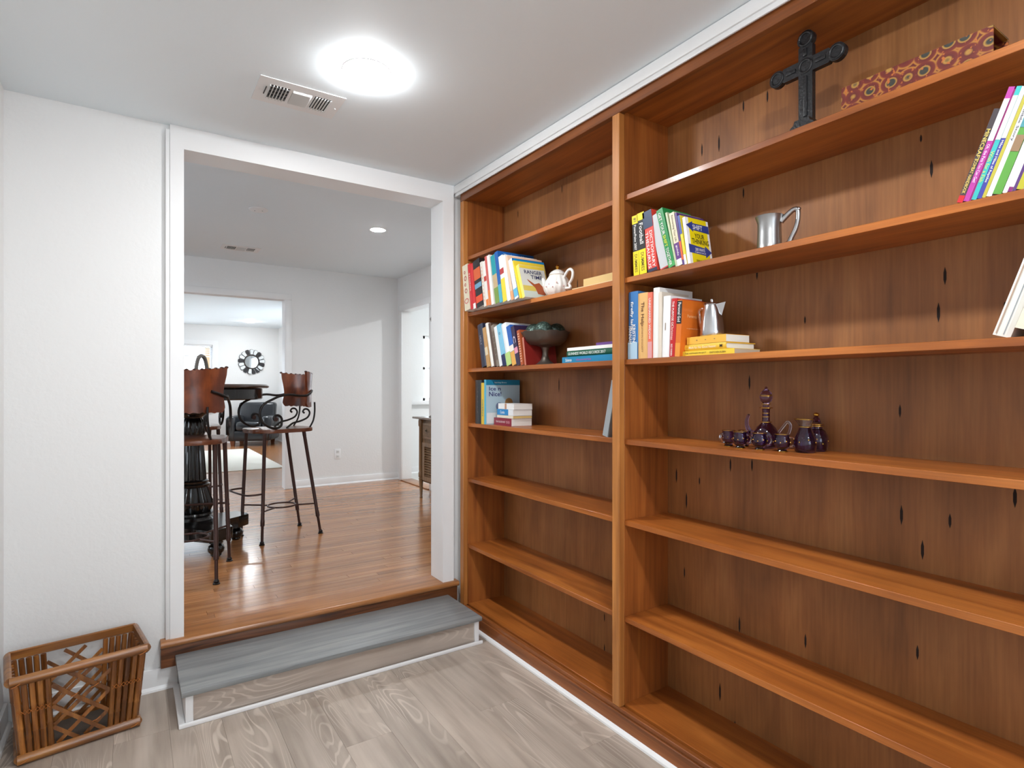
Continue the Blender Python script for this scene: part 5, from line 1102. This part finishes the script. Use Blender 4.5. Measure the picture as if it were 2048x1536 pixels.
    for i in range(nz):
        bm.faces.new((A[i][0], A[i + 1][0], Q[i + 1][0], Q[i][0])); bm.faces.new((A[i][na], A[i + 1][na], Q[i + 1][na], Q[i][na]))
    bk_ = finish('backrest', bm, 'leather', t, smooth=True, angle=50)
    # stitched binding beads along the top edge
    for j in range(0, na + 1, 2):
        v = j / na * 2 - 1; a = v * math.radians(58) * 1.04; rr = R + 0.008
        bm = B(); ellipsoid(bm, (rr * math.cos(a), rr * math.sin(a), 1.234 + 0.020 * v * v), (0.011, 0.011, 0.0075), 8, 6); finish('edge_lacing', bm, paint((58, 28, 16), 0.5), bk_, smooth=True)
    return t
stool('iron bar stool with leather back standing right of the pub table', 0.93, 4.66, 12.7)
stool('iron bar stool nearest the opening, its leather back towards us', 0.296, 3.992, -103.8)
stool('iron bar stool on the far side of the pub table, half hidden', 0.40, 5.30, 93)

# ================================================================== SIDEBOARD
M['oakcab'] = wood('brown_sideboard_wood', [(0.3, (98, 72, 46)), (0.5, (130, 98, 66)), (0.75, (152, 118, 82))], 2, 22, 1.5, 0.4, 0.1, fibre=0.1)
t = thing('sideboard', 'brown wooden sideboard with louvred doors against the right wall', 'cabinet', (2.60, 4.75, ZU))
boxo('top', wood('sideboard_top', [(0.3, (84, 64, 50)), (0.6, (112, 88, 70)), (0.8, (126, 102, 84))], 1, 20, 1.5, 0.3, 0.2), -0.165, 0.14, -0.80, 0.82, 0.812, 0.832, t, 0.006)
boxo('body', 'oakcab', -0.115, 0.13, -0.69, 0.69, 0.17, 0.812, t, 0.002)
for sx in (-0.122, 0.115):
    for sy in (-0.69, 0.69):
        bm = B(); lathe(bm, [(0, 0), (0.014, 0), (0.016, 0.012), (0.013, 0.016), (0.022, 0.19), (0.026, 0.20), (0.020, 0.206), (0.027, 0.22), (0.027, 0.26), (0.021, 0.275), (0.023, 0.29), (0.021, 0.73), (0.028, 0.745), (0.028, 0.79), (0.024, 0.812)], 20, (sx, sy, 0)); finish('leg', bm, 'oakcab', t, smooth=True)
for k in range(3):
    y1 = 0.645 - k * 0.44; y0 = y1 - 0.40
    d = boxo('drawer', 'oakcab', -0.128, -0.115, y0, y1, 0.615, 0.775, t, 0.002)
    boxo('drawer_inlay', wood('carved_inlay', [(0.3, (90, 64, 40)), (0.6, (124, 94, 62))], 1, 40, 20, 0.5, kind='obj') if k == 0 else M['oakcab'], -0.1285, -0.127, y0 + 0.02, y1 - 0.02, 0.635, 0.755, d)
    bm = B(); lathe(bm, [(0.018, -0.002), (0.018, 0.002), (0.006, 0.006), (0.008, 0.016), (0, 0.018)], 14)
    for v in bm.verts: v.co = Vector((-0.128 - v.co.z, (y0 + y1) / 2 + 0.10 + v.co.x, 0.70 + v.co.y))
    finish('pull', bm, paint((90, 78, 60), 0.4, 0.7), d, smooth=True)
    bm = B(); box(bm, -0.13, -0.115, y0, y1, 0.535, 0.575); box(bm, -0.13, -0.115, y0, y1, 0.19, 0.235); box(bm, -0.13, -0.115, y0, y0 + 0.05, 0.235, 0.535); box(bm, -0.13, -0.115, y1 - 0.05, y1, 0.235, 0.535)
    d = finish('door', bm, 'oakcab', t)
    sl = boxo('louvre', 'oakcab', -0.009, 0.009, y0 + 0.05, y1 - 0.05, -0.002, 0.002, d); sl.location = (-0.122, 0, 0.247); sl.rotation_euler = (0, -0.7, 0)
    for j in range(1, 12): inst(sl, d, (-0.122, 0, 0.247 + j * 0.025))
    if k == 0: M['dk'] = paint((40, 28, 20), 0.7)
t = thing('buffet_lamp', 'slim grey lamp stem standing on the sideboard edge of the opening', 'lamp', (2.545, 5.30, ZU + 0.832))
gm = paint((150, 148, 144), 0.4, 0.5)
bm = B(); lathe(bm, [(0, 0), (0.042, 0), (0.044, 0.01), (0.02, 0.022), (0.01, 0.04)], 24); finish('base', bm, gm, t, smooth=True)
bm = B(); tube(bm, [(0, 0, 0.02), (0, 0, 0.98)], 0.008, 10); finish('stem', bm, gm, t, smooth=True)
bm = B(); lathe(bm, [(0.006, 0.96), (0.02, 0.97), (0.032, 1.0), (0.02, 1.02), (0.006, 1.03), (0, 1.032)], 20); finish('finial', bm, gm, t, smooth=True)

# ================================================================== LIVING ROOM
# rug
rugm = rough_paint('cream_rug', (232, 228, 216), 90, 0.5, 0.006, 0.9)
tag(boxo('area_rug', rugm, -1.6, 1.80, 8.55, 11.55, ZU, ZU + 0.012, None, 0.004), 'large pale cream rug on the living room floor', 'rug')
# armchair
def soft(name, par, x0, x1, y0, y1, z0, z1, b=0.04, mat='blkleather'): return boxo(name, mat, x0, x1, y0, y1, z0, z1, par, b, 4)
t = thing('armchair', 'black leather club armchair below the round mirror', 'armchair', (2.02, 12.42, ZU), math.radians(-24))
soft('base', t, -0.34, 0.34, -0.36, 0.34, 0.10, 0.30, 0.03); soft('seat_cushion', t, -0.24, 0.24, -0.39, 0.20, 0.30, 0.47, 0.05)
for s in (-1, 1): soft('arm', t, min(s * 0.24, s * 0.42), max(s * 0.24, s * 0.42), -0.38, 0.36, 0.10, 0.585, 0.06)
bm = B(); box(bm, -0.34, 0.34, 0.16, 0.36, 0.30, 0.84)
for v in bm.verts:
    if v.co.z > 0.5: v.co.y += 0.09; v.co.x *= 1.06
bevel(bm, 0.06, 4); finish('backrest', bm, 'blkleather', t, smooth=True)
for sx in (-0.3, 0.3):
    for sy in (-0.3, 0.28):
        bm = B(); c = (sx, sy)
        q = [bm.verts.new((sx + a * 0.028, sy + b2 * 0.028, 0)) for a, b2 in ((-1, -1), (1, -1), (1, 1), (-1, 1))]; q2 = [bm.verts.new((sx + a * 0.042, sy + b2 * 0.042, 0.11)) for a, b2 in ((-1, -1), (1, -1), (1, 1), (-1, 1))]
        bm.faces.new(q[::-1]); bm.faces.new(q2)
        for i in range(4): bm.faces.new((q[i], q[(i + 1) % 4], q2[(i + 1) % 4], q2[i]))
        finish('foot', bm, 'footwood', t)
# sofa, only its end shows behind the table
t = thing('sofa', 'dark grey leather sofa end standing on the cream rug', 'sofa', (0.42, 9.55, ZU + 0.012), 0)
soft('base', t, -1.5, 0.30, -0.42, 0.42, 0.08, 0.28, 0.03); soft('backrest', t, -1.5, 0.30, 0.22, 0.46, 0.28, 0.62, 0.06)
for x0 in (-1.5, 0.14): soft('arm', t, x0, x0 + 0.20, -0.44, 0.44, 0.08, 0.50, 0.06)
for x0 in (-1.28, -0.57): soft('seat_cushion', t, x0, x0 + 0.70, -0.42, 0.24, 0.28, 0.42, 0.05)
for sx in (-1.4, 0.24):
    for sy in (-0.36, 0.36): boxo('foot', 'black', sx - 0.03, sx + 0.03, sy - 0.03, sy + 0.03, 0, 0.08, t)
# sunburst mirror
t = thing('wall_mirror', 'round sunburst mirror with silver petals on the living room wall', 'mirror', (2.09, YLF, 1.90))
def disc(bm, r, y0, y1, n=40):
    prism(bm, [(r * math.cos(2 * PI * k / n), r * math.sin(2 * PI * k / n)) for k in range(n)], y0, y1, 'xz')
bm = B(); disc(bm, 0.135, -0.028, -0.002); disc_o = finish('glass', bm, 'mirror', t)
bm = B(); tube(bm, [(0.142 * math.cos(2 * PI * k / 48), -0.028, 0.142 * math.sin(2 * PI * k / 48)) for k in range(48)], 0.014, 8, closed=True); finish('inner_frame', bm, paint((66, 60, 58), 0.4, 0.6), t, smooth=True)
npet = 17
o1 = [(-0.026, 0.152), (0.026, 0.152), (0.039, 0.235), (0.033, 0.252), (0.018, 0.262), (-0.018, 0.262), (-0.033, 0.252), (-0.039, 0.235)]
bm = B(); prism(bm, o1, -0.020, -0.004, 'xz'); f0 = finish('petal', bm, paint((58, 56, 58), 0.4, 0.5), t)
bm = B(); prism(bm, [(a * 0.86, 0.207 + (b2 - 0.207) * 0.90) for a, b2 in o1], -0.0235, -0.018, 'xz'); g0 = finish('petal_glass', bm, paint((226, 230, 232), 0.3, 0.35), f0)
for k in range(npet):
    a = 2 * PI * k / npet; tilt = 0.10 * math.sin(k * 2.3)
    if k == 0: o = f0; gobj = g0
    else: o = inst(f0, t); gobj = inst(g0, o)
    o.rotation_euler = (0, a, 0); gobj.rotation_euler = (tilt, 0, 0.12 * math.cos(k * 1.7)); gobj.location = (0, -0.003 - 0.2 * abs(tilt) * 0, 0)
